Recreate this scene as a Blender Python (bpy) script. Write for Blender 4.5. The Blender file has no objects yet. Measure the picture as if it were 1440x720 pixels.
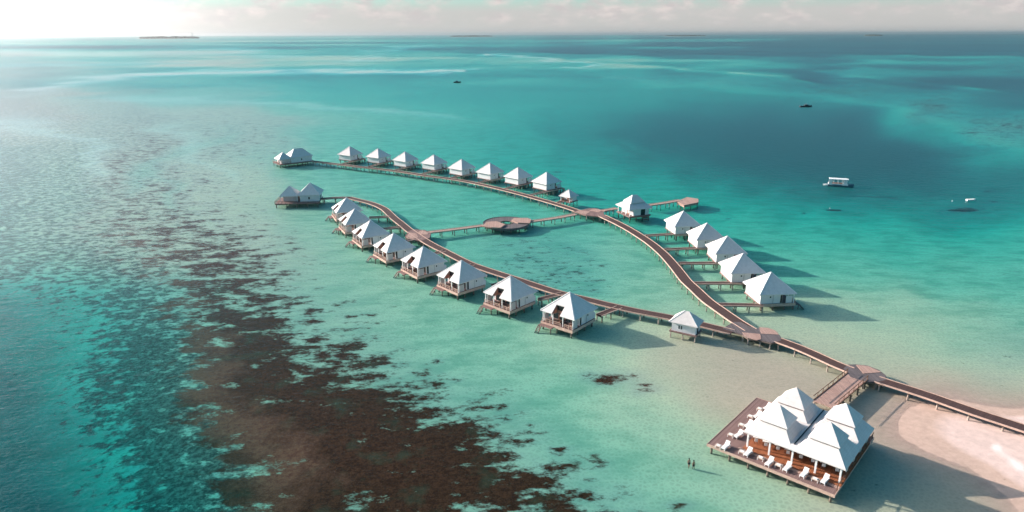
import bpy, bmesh, math, random
import numpy as np
from math import radians as R, sin, cos, pi
from mathutils import Vector, Matrix, noise as mnoise
random.seed(7)

# ------------------------------------------------------------------ scene, camera
S = bpy.context.scene
COL = S.collection
H = 65.0          # camera height over the lagoon, metres
FOC = 960.0       # focal length in photograph pixels (1440 wide)
PITCH = R(18.0); ROLL = R(0.15)
cam_d = bpy.data.cameras.new('camera'); cam = bpy.data.objects.new('camera', cam_d); COL.objects.link(cam)
cam_d.sensor_width = 36.0; cam_d.lens = 36.0*FOC/1440.0; cam_d.clip_end = 200000; cam_d.clip_start = .5
cam.matrix_world = Matrix.Translation((0, 0, H)) @ Matrix.Rotation(R(90)-PITCH, 4, 'X') @ Matrix.Rotation(-ROLL, 4, 'Z')
S.camera = cam

def ray(px, py):
    u = px-720; v = -(py-360); c, s = cos(ROLL), sin(ROLL)
    u, v = u*c+v*s, -u*s+v*c
    return Vector((u, FOC*cos(PITCH)+v*sin(PITCH), -FOC*sin(PITCH)+v*cos(PITCH)))
def at(px, py, z=0.0):            # point of the level z that the survey point (px, py) of the photograph shows
    r = ray(px, py); t = (z-H)/r.z
    return Vector((r.x*t, r.y*t, z))

# ------------------------------------------------------------------ materials
def mat(name):
    m = bpy.data.materials.new(name); m.use_nodes = True
    nt = m.node_tree; b = nt.nodes['Principled BSDF']
    return m, nt, b
def N(nt, t, **kw):
    n = nt.nodes.new(t)
    for k, v in kw.items(): setattr(n, k, v)
    return n
def L(nt, a, b): nt.links.new(a, b)
def simple(name, col, rough=.6, var=.12, scale=1.5, stretch=(1, 1, 1), spec=.3, metal=0.0, bump=0.0, dirt=None, dirt_scale=.4):
    m, nt, b = mat(name)
    tc = N(nt, 'ShaderNodeTexCoord'); mp = N(nt, 'ShaderNodeMapping'); mp.inputs['Scale'].default_value = stretch
    oi = N(nt, 'ShaderNodeObjectInfo'); L(nt, oi.outputs['Location'], mp.inputs['Location'])
    L(nt, tc.outputs['Object'], mp.inputs['Vector'])
    no = N(nt, 'ShaderNodeTexNoise'); no.inputs['Scale'].default_value = scale; no.inputs['Detail'].default_value = 6
    L(nt, mp.outputs[0], no.inputs['Vector'])
    mr = N(nt, 'ShaderNodeMapRange'); mr.inputs[1].default_value = .3; mr.inputs[2].default_value = .7
    mr.inputs[3].default_value = 1-var; mr.inputs[4].default_value = 1+var
    L(nt, no.outputs['Fac'], mr.inputs[0])
    mx = N(nt, 'ShaderNodeMix', data_type='RGBA', blend_type='MULTIPLY'); mx.inputs[0].default_value = 1
    mx.inputs[6].default_value = (*col, 1); L(nt, mr.outputs[0], mx.inputs[7])
    out = mx.outputs[2]
    if dirt:
        n2 = N(nt, 'ShaderNodeTexNoise'); n2.inputs['Scale'].default_value = dirt_scale; n2.inputs['Detail'].default_value = 8; n2.inputs['Roughness'].default_value = .65
        L(nt, mp.outputs[0], n2.inputs['Vector'])
        r2 = N(nt, 'ShaderNodeMapRange'); r2.inputs[1].default_value = .52; r2.inputs[2].default_value = .75
        r2.inputs[3].default_value = 0; r2.inputs[4].default_value = .6; L(nt, n2.outputs['Fac'], r2.inputs[0])
        m2 = N(nt, 'ShaderNodeMix', data_type='RGBA'); L(nt, r2.outputs[0], m2.inputs[0]); L(nt, out, m2.inputs[6]); m2.inputs[7].default_value = (*dirt, 1)
        out = m2.outputs[2]
    L(nt, out, b.inputs['Base Color'])
    b.inputs['Roughness'].default_value = rough; b.inputs['Specular IOR Level'].default_value = spec; b.inputs['Metallic'].default_value = metal
    if bump:
        bp = N(nt, 'ShaderNodeBump'); bp.inputs['Strength'].default_value = bump; bp.inputs['Distance'].default_value = .1
        L(nt, no.outputs['Fac'], bp.inputs['Height']); L(nt, bp.outputs[0], b.inputs['Normal'])
    return m
def plank(name, c1, c2, rough=.7, width=.16, uv=True):
    """boards laid across the length of a deck (UV: u runs along it in metres)"""
    m, nt, b = mat(name)
    tc = N(nt, 'ShaderNodeTexCoord'); src = tc.outputs['UV'] if uv else tc.outputs['Object']
    sep = N(nt, 'ShaderNodeSeparateXYZ'); L(nt, src, sep.inputs[0])
    dv = N(nt, 'ShaderNodeMath', operation='DIVIDE'); dv.inputs[1].default_value = width; L(nt, sep.outputs['X'], dv.inputs[0])
    fl = N(nt, 'ShaderNodeMath', operation='FLOOR'); L(nt, dv.outputs[0], fl.inputs[0])
    wn = N(nt, 'ShaderNodeTexWhiteNoise', noise_dimensions='1D'); L(nt, fl.outputs[0], wn.inputs['W'])
    fr = N(nt, 'ShaderNodeMath', operation='FRACT'); L(nt, dv.outputs[0], fr.inputs[0])
    gp = N(nt, 'ShaderNodeMath', operation='LESS_THAN'); gp.inputs[1].default_value = .12; L(nt, fr.outputs[0], gp.inputs[0])
    no = N(nt, 'ShaderNodeTexNoise'); no.inputs['Scale'].default_value = .5; no.inputs['Detail'].default_value = 5; L(nt, tc.outputs['Object'], no.inputs['Vector'])
    ad = N(nt, 'ShaderNodeMath', operation='ADD'); L(nt, wn.outputs['Value'], ad.inputs[0]); L(nt, no.outputs['Fac'], ad.inputs[1])
    ml = N(nt, 'ShaderNodeMath', operation='MULTIPLY'); ml.inputs[1].default_value = .6; L(nt, ad.outputs[0], ml.inputs[0])
    mx = N(nt, 'ShaderNodeMix', data_type='RGBA'); mx.inputs[6].default_value = (*c1, 1); mx.inputs[7].default_value = (*c2, 1); L(nt, ml.outputs[0], mx.inputs[0])
    m2 = N(nt, 'ShaderNodeMix', data_type='RGBA'); L(nt, gp.outputs[0], m2.inputs[0]); L(nt, mx.outputs[2], m2.inputs[6]); m2.inputs[7].default_value = (c1[0]*.3, c1[1]*.3, c1[2]*.3, 1)
    L(nt, m2.outputs[2], b.inputs['Base Color']); b.inputs['Roughness'].default_value = rough; b.inputs['Specular IOR Level'].default_value = .25
    return m
def banded(name, col, pitch, axis='Z', var=.06, depth=.25, rough=.6, streak=.06):
    """courses of shingle / clapboard: thin darker joint every `pitch` metres"""
    m, nt, b = mat(name)
    tc = N(nt, 'ShaderNodeTexCoord'); sep = N(nt, 'ShaderNodeSeparateXYZ'); L(nt, tc.outputs['Object'], sep.inputs[0])
    dv = N(nt, 'ShaderNodeMath', operation='DIVIDE'); dv.inputs[1].default_value = pitch; L(nt, sep.outputs[axis], dv.inputs[0])
    fr = N(nt, 'ShaderNodeMath', operation='FRACT'); L(nt, dv.outputs[0], fr.inputs[0])
    mr = N(nt, 'ShaderNodeMapRange'); mr.inputs[1].default_value = 0; mr.inputs[2].default_value = .2; mr.inputs[3].default_value = 1-depth; mr.inputs[4].default_value = 1; L(nt, fr.outputs[0], mr.inputs[0])
    no = N(nt, 'ShaderNodeTexNoise'); no.inputs['Scale'].default_value = 1.3; no.inputs['Detail'].default_value = 8; no.inputs['Roughness'].default_value = .7
    oi = N(nt, 'ShaderNodeObjectInfo'); mp = N(nt, 'ShaderNodeMapping'); L(nt, tc.outputs['Object'], mp.inputs['Vector']); L(nt, oi.outputs['Location'], mp.inputs['Location'])
    mp.inputs['Scale'].default_value = (1, 1, .35)
    L(nt, mp.outputs[0], no.inputs['Vector'])
    m3 = N(nt, 'ShaderNodeMapRange'); m3.inputs[1].default_value = .3; m3.inputs[2].default_value = .7; m3.inputs[3].default_value = 1-streak; m3.inputs[4].default_value = 1+var; L(nt, no.outputs['Fac'], m3.inputs[0])
    rn = N(nt, 'ShaderNodeMapRange'); rn.inputs[3].default_value = .90; rn.inputs[4].default_value = 1.03; L(nt, oi.outputs['Random'], rn.inputs[0])
    m0 = N(nt, 'ShaderNodeMath', operation='MULTIPLY'); L(nt, mr.outputs[0], m0.inputs[0]); L(nt, rn.outputs[0], m0.inputs[1])
    mm = N(nt, 'ShaderNodeMath', operation='MULTIPLY'); L(nt, m0.outputs[0], mm.inputs[0]); L(nt, m3.outputs[0], mm.inputs[1])
    mx = N(nt, 'ShaderNodeMix', data_type='RGBA', blend_type='MULTIPLY'); mx.inputs[0].default_value = 1; mx.inputs[6].default_value = (*col, 1); L(nt, mm.outputs[0], mx.inputs[7])
    L(nt, mx.outputs[2], b.inputs['Base Color']); b.inputs['Roughness'].default_value = rough; b.inputs['Specular IOR Level'].default_value = .25
    return m
M = dict(
    roof=banded('white_shingle', (.67, .63, .605), .28, depth=.12, streak=.12),
    wall=banded('white_clapboard', (.70, .69, .69), .30, depth=.14, streak=.08),
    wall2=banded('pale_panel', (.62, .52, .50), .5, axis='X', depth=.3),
    deck=plank('weathered_boards', (.062, .034, .030), (.105, .062, .054)),
    deck_pink=plank('bleached_boards', (.36, .225, .185), (.50, .33, .27), uv=False, width=.3),
    deck_obj=plank('deck_boards', (.17, .105, .095), (.28, .18, .16), uv=False, width=.25),
    deck_grey=plank('grey_bench_boards', (.10, .085, .085), (.18, .15, .15), uv=False, width=.3),
    floor=plank('red_wood_floor', (.26, .085, .038), (.38, .14, .065), uv=False, width=.3),
    beam=simple('pale_timber', (.52, .36, .29), var=.15, scale=2),
    pile=simple('wet_timber', (.20, .15, .12), var=.3, scale=3, dirt=(.05, .05, .03), dirt_scale=1.5),
    paleile=simple('pale_pile', (.42, .34, .29), var=.3, scale=3, dirt=(.08, .07, .05), dirt_scale=1.5),
    dark=simple('dark_opening', (.02, .022, .025), rough=.2, var=.2, spec=.5),
    glass=simple('window_glass', (.03, .045, .05), rough=.08, var=.2, spec=.6),
    white=simple('white_paint', (.80, .79, .77), var=.05, rough=.45),
    fabric=simple('white_canvas', (.78, .75, .72), var=.08, rough=.9),
    beige=simple('beige_cushion', (.55, .45, .38), var=.15, rough=.9),
    brown=simple('brown_rattan', (.16, .09, .06), var=.3, scale=8, rough=.8),
    redwood=simple('reddish_wood', (.40, .20, .15), var=.25, scale=4),
    skin=simple('skin', (.30, .17, .11), var=.08, rough=.6),
    shorts=simple('dark_swimwear', (.03, .03, .04), var=.2, rough=.8),
    hair=simple('dark_hair', (.02, .015, .012), var=.2, rough=.8),
    hull=simple('blue_grey_hull', (.10, .16, .20), var=.15, rough=.4),
    darkhull=simple('dark_hull', (.02, .03, .04), var=.2, rough=.5),
    leaf=simple('palm_canopy', (.045, .06, .04), var=.4, scale=.02, rough=.9),
    isl=simple('island_sand', (.45, .42, .38), var=.1, scale=.01, rough=.9),
    metal=simple('grey_metal', (.35, .36, .37), var=.15, rough=.4, metal=.6),
)

# ------------------------------------------------------------------ mesh helpers
class MB:
    def __init__(s): s.v = []; s.f = []; s.uv = None
    def add(s, vs, fs):
        o = len(s.v); s.v += [tuple(v) for v in vs]; s.f += [tuple(i+o for i in f) for f in fs]; return s
    def box(s, x0, x1, y0, y1, z0, z1, rz=0, c=(0, 0)):
        vs = [(x, y, z) for z in (z0, z1) for x, y in ((x0, y0), (x1, y0), (x1, y1), (x0, y1))]
        if rz:
            cc, ss = cos(rz), sin(rz); vs = [(c[0]+x*cc-y*ss, c[1]+x*ss+y*cc, z) for x, y, z in vs]
        elif c != (0, 0): vs = [(x+c[0], y+c[1], z) for x, y, z in vs]
        return s.add(vs, [(3, 2, 1, 0), (4, 5, 6, 7), (0, 1, 5, 4), (1, 2, 6, 5), (2, 3, 7, 6), (3, 0, 4, 7)])
    def prism(s, pts, z0, z1):
        n = len(pts); vs = [(p[0], p[1], z0) for p in pts]+[(p[0], p[1], z1) for p in pts]
        fs = [tuple(range(n-1, -1, -1)), tuple(range(n, 2*n))]+[(i, (i+1) % n, n+(i+1) % n, n+i) for i in range(n)]
        return s.add(vs, fs)
    def tube(s, a, b, r0, r1=None, n=8):
        r1 = r0 if r1 is None else r1
        a = Vector(a); b = Vector(b); d = (b-a).normalized(); u = d.orthogonal().normalized(); w = d.cross(u)
        vs = [tuple(p+(u*cos(2*pi*i/n)+w*sin(2*pi*i/n))*r) for p, r in ((a, r0), (b, r1)) for i in range(n)]
        return s.add(vs, [tuple(range(n-1, -1, -1)), tuple(range(n, 2*n))]+[(i, (i+1) % n, n+(i+1) % n, n+i) for i in range(n)])
    def bar(s, a, b, w, h):
        """square bar between two points, w wide (level), h deep"""
        a = Vector(a); b = Vector(b); d = (b-a).normalized(); u = Vector((-d.y, d.x, 0)); u = u.normalized() if u.length > 1e-6 else Vector((1, 0, 0)); k = d.cross(u)
        vs = [tuple(p+u*x*w/2+k*y*h/2) for p in (a, b) for x, y in ((-1, -1), (1, -1), (1, 1), (-1, 1))]
        return s.add(vs, [(3, 2, 1, 0), (4, 5, 6, 7), (0, 1, 5, 4), (1, 2, 6, 5), (2, 3, 7, 6), (3, 0, 4, 7)])
    def build(s, name, m, parent=None, smooth=False, bevel=0):
        me = bpy.data.meshes.new(name); me.from_pydata(s.v, [], s.f)
        if s.uv:
            ul = me.uv_layers.new(name='UVMap')
            for lp in me.loops: ul.data[lp.index].uv = s.uv[lp.vertex_index]
        bm = bmesh.new(); bm.from_mesh(me); bmesh.ops.recalc_face_normals(bm, faces=bm.faces); bm.to_mesh(me); bm.free()
        if smooth: me.polygons.foreach_set('use_smooth', [True]*len(me.polygons))
        me.materials.append(m)
        o = bpy.data.objects.new(name, me); COL.objects.link(o); o.parent = parent
        if bevel:
            bv = o.modifiers.new('bevel', 'BEVEL'); bv.width = bevel; bv.segments = 2; bv.limit_method = 'ANGLE'
        return o
def tag(o, label=None, cat=None, group=None, kind=None):
    if label: o['label'] = label
    if cat: o['category'] = cat
    if group: o['group'] = group
    if kind: o['kind'] = kind
    return o
def empty(name, loc, rz=0, label=None, cat=None, group=None):
    o = bpy.data.objects.new(name, None); COL.objects.link(o); o.location = loc; o.rotation_euler.z = rz
    o.empty_display_size = .3
    return tag(o, label, cat, group)
def copy_tree(o, parent=None):
    c = o.copy(); COL.objects.link(c); c.parent = parent
    for ch in KIDS(o): copy_tree(ch, c)
    return c
def KIDS(o): return [x for x in COL.objects if x.parent == o]
def repeat(o, loc, rz, label=None, group=None):
    c = copy_tree(o); c.location = loc; c.rotation_euler.z = rz
    if label: c['label'] = label
    if group: c['group'] = group
    return c
def smooth_path(pts, step=1.6):
    P = [Vector(p) for p in pts]; out = []
    for i in range(len(P)-1):
        p0 = P[max(i-1, 0)]; p1 = P[i]; p2 = P[i+1]; p3 = P[min(i+2, len(P)-1)]
        n = max(2, int((p2-p1).length/step))
        for k in range(n):
            t = k/n
            out.append(.5*((2*p1)+(p2-p0)*t+(2*p0-5*p1+4*p2-p3)*t*t+(3*p1-p0-3*p2+p3)*t**3))
    out.append(P[-1]); return out

# ------------------------------------------------------------------ the sea floor survey
# (px, py, depth, living reef cover, rubble cover, rusty algae)  -> fixed points of the lagoon floor
SURV = [
 # far water
 (0,54,5,0,0,0),(150,56,6,0,0,0),(400,56,6,0,0,0),(700,54,8,0,0,0),(1000,54,13,0,0,0),(1250,52,20,0,0,0),(1430,52,20,0,0,0),
 (0,75,5,0,0,0),(200,75,5,0,0,0),(400,72,6,0,0,0),(600,72,7,0,0,0),(800,72,12,0,0,0),(950,78,14,0,0,0),(1100,72,13,0,0,0),(1300,64,18,0,0,0),(1430,66,18,0,0,0),
 (1000,90,12,0,0,0),(1150,88,22,0,0,0),(1300,95,22,0,0,0),(1430,95,22,0,0,0),(1430,120,18,0,0,0),(1250,115,14,0,0,0),
 (0,100,3.5,0,0,0),(150,120,2.2,.1,0,0),(300,92,3.5,0,0,0),(450,92,4,0,0,0),(600,90,5,0,0,0),(750,95,5.5,0,0,0),(850,92,6,0,0,0),
 (300,115,2.6,.05,0,0),(500,115,3.5,0,0,0),(640,125,4,0,0,0),(800,115,5,0,0,0),(900,122,4.5,0,0,0),(1000,125,5,0,0,0),(1100,140,5.5,0,0,0),(1000,105,7,0,0,0),
 (1200,128,4,.5,.4,0),(1300,150,2.0,.45,.6,.3),(1400,178,1.8,.45,.6,.3),(1438,192,1.8,.45,.6,.3),(1250,160,4.2,0,.1,0),(1350,180,4.5,0,.1,0),(1425,205,4,0,0,0),(1400,150,8,.2,.2,0),
 # left veil and upper lagoon
 (0,160,1.3,0,0,0),(80,180,1.2,0,0,0),(160,170,1.8,.15,0,0),(300,160,1.8,.15,0,0),(420,170,2.0,.12,0,0),(520,150,3,0,0,0),(620,160,4,0,0,0),(720,150,5,0,0,0),(820,150,7,0,0,0),(900,150,9,0,0,0),(1000,160,13,0,0,0),(1100,160,16,0,0,0),(1180,170,17,0,0,0),
 (0,220,3.5,0,0,0),(90,215,2.6,0,.1,0),(200,220,1.5,.35,.1,.3),(300,200,1.5,.3,0,.2),(380,200,1.8,.2,0,0),(470,190,2.3,.05,0,0),(560,190,3.2,0,0,0),(650,185,4.2,0,0,0),(720,200,6,0,0,0),(820,200,10,0,0,0),(920,200,16,0,0,0),(1020,200,19,0,0,0),(1120,200,20,0,0,0),(1230,215,20,0,0,0),(1330,210,15,0,0,0),(1420,230,12,0,0,0),
 (1320,245,16,0,0,0),(1420,260,14,0,0,0),(1200,245,16,0,0,0),(1100,240,14,0,0,0),(1000,235,12,0,0,0),(900,235,9,0,0,0),(820,235,7,0,0,0),(740,225,5.6,0,0,0),
 (860,262,5.2,0,0,0),(950,262,6.5,0,0,0),(1050,270,7.5,0,0,0),(1150,280,9,0,0,0),(1250,280,10,0,0,0),(1350,290,9.5,0,0,0),(1430,290,10,0,0,0),
 (0,300,4.5,0,.1,0),(100,290,2.8,0,.3,0),(170,300,1.8,.3,.3,.3),(240,270,1.5,.35,.2,.2),(300,250,1.3,.12,0,0),(360,260,1.4,.05,0,0),(450,250,1.8,.05,0,0),(540,260,2.6,0,0,0),(640,270,3.2,0,0,0),(720,285,3.0,0,0,0),(780,310,2.6,0,0,0),
 (250,300,1.5,.3,.1,0),(290,330,1.5,.40,.1,0),(340,310,1.3,.12,0,0),(420,310,1.5,.12,0,0),(400,350,1.5,.22,0,0),(470,340,1.4,.12,0,0),
 (560,280,2.2,.02,0,0),(620,300,2.3,.02,0,0),(700,350,2.0,.3,.3,0),(780,345,2.0,.3,.3,0),(860,350,1.6,.05,0,0),(930,300,3.8,0,0,0),(880,380,1.7,.10,.1,0),(820,375,2.0,.3,.3,0),(760,370,1.9,.3,.3,0),(660,340,2.0,.1,0,0),
 (1000,300,4.8,0,0,0),(1100,320,4.2,.0,0,0),(1200,320,4.5,0,0,0),(1300,330,4.2,0,0,0),(1430,340,4,0,0,0),
 (960,340,2.4,0,0,0),(940,390,1.3,0,0,0),(960,420,1.0,0,0,0),(900,410,1.4,.06,0,0),(1000,390,1.2,0,0,0),(1100,360,2.4,0,0,0),(1200,370,2.4,.04,0,0),(1320,380,2.6,.05,0,0),(1430,390,2.4,.1,0,0),
 # reef flat
 (0,380,6,0,.1,0),(80,380,3.6,0,.4,0),(150,370,2.2,.25,.5,.6),(200,360,1.7,.35,.4,.6),(240,350,1.5,.45,.2,.2),(300,370,1.5,.5,.1,0),(360,380,1.3,.3,0,0),(440,390,1.3,.12,0,0),(520,390,1.3,.1,0,0),(600,420,1.4,.1,0,0),
 (0,450,8,0,0,0),(80,440,5,0,.3,0),(150,430,2.8,.1,.7,.2),(210,420,1.8,.45,.5,.9),(270,410,1.5,.6,.2,.2),(340,410,1.4,.62,0,0),(400,420,1.3,.55,0,0),(440,440,1.3,.35,0,0),(480,450,1.3,.40,0,0),(560,450,1.4,.12,0,0),(640,460,1.5,.08,0,0),
 (0,550,9.5,0,0,0),(70,500,7,0,.1,0),(110,470,5,0,.3,0),(150,500,4.2,0,.6,0),(200,480,2.6,.1,.8,.2),(260,490,1.9,.3,.8,.7),(300,480,1.5,.8,.3,.9),(350,480,1.4,.85,.1,.2),(400,480,1.3,.62,0,0),(440,510,1.3,.52,0,0),(490,490,1.3,.68,0,0),(540,500,1.4,.38,0,0),(580,530,1.4,.42,0,0),(640,500,1.5,.12,0,0),(700,520,1.5,.08,0,0),
 (100,600,8.5,0,.05,0),(150,580,6,0,.4,0),(200,560,3.5,.05,.7,0),(260,560,2.2,.25,.85,.2),(320,550,1.5,.75,.5,1),(370,540,1.3,.97,.1,.4),(430,560,1.2,1,0,0),(490,550,1.3,.82,0,0),(540,570,1.3,.66,0,0),(600,560,1.5,.32,0,0),(650,560,1.5,.22,0,0),(700,570,1.5,.28,0,0),(760,560,1.6,.08,0,0),
 (60,700,11,0,0,0),(160,680,8,0,.2,0),(210,640,5,0,.5,0),(260,640,3,.2,.8,0),(320,640,2,.3,.8,.2),(370,610,1.4,.9,.4,1),(420,620,1.2,1,.1,.8),(480,620,1.2,.97,0,.1),(540,630,1.2,.84,0,0),(600,610,1.3,.76,0,0),(640,640,1.3,.72,0,0),(700,630,1.4,.5,0,0),(740,620,1.5,.28,0,0),(800,620,1.6,.1,0,0),
 (220,710,5.5,0,.6,0),(280,700,3,.3,.9,0),(340,700,1.9,.7,.5,.4),(400,680,1.3,1,.2,1),(460,690,1.3,.9,0,.3),(520,690,1.3,.72,0,.1),(490,712,1.5,.5,0,0),(580,690,1.2,.98,0,0),(650,690,1.3,.85,0,0),(720,690,1.3,.70,0,0),(790,680,1.4,.58,0,0),(830,660,1.6,.12,0,0),(720,714,1.5,.15,0,0),(640,716,1.4,.3,0,0),(860,715,1.5,.5,0,0),
 # pale flats to the middle and right
 (620,470,1.5,.04,0,0),(700,460,1.4,.06,0,0),(760,480,1.1,.05,0,0),(840,490,1.0,.12,0,0),(900,470,.55,0,0,0),(960,500,.35,0,0,0),(1050,520,.25,0,0,0),(1120,530,.2,0,0,0),(1000,560,.28,0,0,0),(920,540,.6,.05,0,0),(860,570,1.1,.04,0,0),(800,540,1.4,.03,0,0),(900,600,1.1,0,0,0),(960,620,.8,0,0,0),(880,640,1.5,.05,0,0),(940,680,1.4,.05,0,0),(1020,650,.9,0,0,0),(1060,690,.9,0,0,0),(1000,715,1.3,0,0,0),(1110,700,.6,0,0,0),(1160,715,.5,0,0,0),
 (1100,440,.7,0,0,0),(1150,470,.55,0,0,0),(1180,430,1.0,0,0,0),(1250,430,1.1,0,0,0),(1250,480,.7,0,0,0),(1330,450,1.3,.03,0,0),(1430,450,1.6,.05,0,0),(1330,490,1.0,.12,.1,0),(1400,500,1.1,.25,.2,0),(1360,530,.7,.16,.1,0),(1430,540,.8,.15,.1,0),(1280,530,.45,.02,0,0),(1220,500,.5,0,0,0),
 # the sand bank
 (1400,563,.15,0,0,0),(1340,556,.15,0,0,0),(1225,560,.35,0,0,0),(1245,548,.25,0,0,0),(1280,560,-.35,0,0,0),(1262,578,-.3,0,0,0),(1272,602,-.22,0,0,0),(1300,628,-.2,0,0,0),(1270,585,-.4,0,0,0),(1320,575,-.5,0,0,0),(1400,590,-.5,0,0,0),(1438,590,-.4,0,0,0),(1350,610,-.8,0,0,0),(1430,640,-.9,0,0,0),(1400,660,-.5,0,0,0),(1300,620,-.4,0,0,0),(1438,700,-.4,0,0,0),(1335,640,-.25,0,0,0),(1236,606,.3,0,0,0),(1250,640,.6,0,0,0),(1285,652,.55,0,0,0),(1310,672,.5,0,0,0),(1340,690,.35,0,0,0),(1392,712,.2,0,0,0),(1200,690,.5,0,0,0),(1180,640,.5,0,0,0),(1270,700,.4,0,0,0),(1320,714,.35,0,0,0),(1232,575,.35,0,0,0),(1275,618,.12,0,0,0),(1370,672,-.1,0,0,0),
]
# long bars and streaks: pixel line, half width (px), depth there, strength
BARS = [
 ([(28,132),(45,127),(70,122),(120,114),(200,106),(300,101),(480,99.5),(640,101)], 3.6, .35, 1, 0),
 ([(0,168),(50,174),(95,186),(130,204),(170,240)], 8, .5, .8, 0),
 ([(480,90),(500,82),(530,75),(560,67),(600,64)], 2.2, .5, 1, 0),
 ([(560,72),(620,73),(700,77)], 1.0, 1.5, .6, 0),
 ([(680,76),(740,79),(800,88),(840,95)], 2.0, .4, 1, 0),
 ([(720,78),(780,82),(840,90),(960,97),(1080,108),(1150,115)], 2.0, .7, 1, 0),
 ([(300,68),(345,73),(375,69)], 2, .6, 1, 0),
 ([(1150,75),(1230,68),(1290,70),(1340,71),(1440,74)], 1.8, 1.2, .9, 0),
 ([(900,66),(1000,70),(1150,76),(1440,80)], 2, 2.0, .8, 0),
 ([(1180,104),(1250,110),(1340,118),(1440,128)], 1.8, 1.4, .9, 0),
 ([(900,118),(1000,118),(1080,126),(1160,135),(1250,150),(1340,172),(1440,205)], 6, 2.0, .75, 0),
 ([(870,108),(1000,112),(1120,120),(1220,130),(1320,150),(1440,182)], 6, 1.6, .6, .55),
 ([(360,100),(440,101),(640,103),(760,106),(880,110)], 1.0, 2.5, .5, .95),
 ([(200,270),(220,240),(250,215),(300,190)], 8, 1.0, .5, 0),
 ([(270,290),(240,255),(215,235)], 6, .9, .5, 0),
 ([(560,175),(640,168),(720,172)], 3, 2.0, .6, 0),
 ([(190,138),(300,138),(420,146),(520,156),(640,163)], 3.5, .6, .55, 0),
 ([(0,72),(140,76),(260,74),(420,80)], 2, .6, .6, 0),
 ([(0,92),(120,90),(260,88)], 2, .6, .5, 0),
 ([(330,250),(300,225),(270,205),(250,180)], 8, .6, .45, 0),
 ([(1375,616),(1376,628),(1390,643),(1410,660),(1440,680)], 2.0, -1.0, .9, -1),
]
# coral heads, weed patches and dark spots near the moored boats: px, py, radius px (x, y), cover, darkness kind
SPOTS = [(865,530,50,16,.70),(830,526,28,11,.6),(902,546,28,12,.62),(792,632,30,12,.72),(780,628,12,6,.6),(850,655,26,12,.42),(960,704,30,11,.68),(945,700,10,5,.5),
 (712,583,20,10,.66),(740,610,12,8,.5),(560,505,26,8,.55),(622,500,14,6,.5),(650,530,16,6,.5),(1216,288,14,2.5,.9),(1226,279,8,1.6,.6),(1254,245,8,2,.6),(1295,241,16,2.5,.4),(1382,284,26,4,.9),(1425,257,14,3,.7),(1338,222,14,3,.4),(1425,275,20,6,.45),(1400,187,10,2,.8),(785,240,8,1.5,.8),(1063,306,10,2,.6),
 (870,455,12,5,.2),(390,455,20,6,.5),(1370,290,8,3,.5),(1165,296,8,1.6,.6),(905,475,20,8,.15),(640,455,16,5,.3),(700,490,12,5,.25)]

def uvmap(x, y):        # log-polar style chart of the lagoon: bearing x/y and 1/y
    return 960*x/y, 62000.0/y
sp = np.array([[*at(p[0], p[1])[:2]] for p in SURV]); su, sv = uvmap(sp[:, 0], sp[:, 1])
sval = np.array([p[2:] for p in SURV], float)
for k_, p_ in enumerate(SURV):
    if p_[0] < 420 and 60 < p_[1] < 400: sval[k_, 2] = max(sval[k_, 2], .5*(1-p_[0]/460)+.1); sval[k_, 0] *= .32+.3*(p_[0]/420); sval[k_, 1] += .10 if 90 < p_[0] and p_[1] > 150 else 0  # silvery glare on the left water, put in as a greyer, shallower floor
    if p_[0] < 235 and p_[1] > 430: sval[k_, 0] *= 1.55 if p_[0] < 130 else 1.35
    if p_[0] > 520 and p_[0] < 870 and p_[1] > 500 and p_[3] > .1: sval[k_, 1] += .12
def wob(x, y, seed):
    a = np.zeros(len(x)); rng = np.random.default_rng(seed)
    for k in range(7):
        wl = 14*1.7**k; th = rng.uniform(0, 6.28, 2)
        a += np.sin((x*cos(th[0])+y*sin(th[0]))/wl*6.28+rng.uniform(0, 6))*np.sin((x*cos(th[1])-y*sin(th[1]))/wl*3.9+rng.uniform(0, 6))*(1.55**k)
    return a
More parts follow.
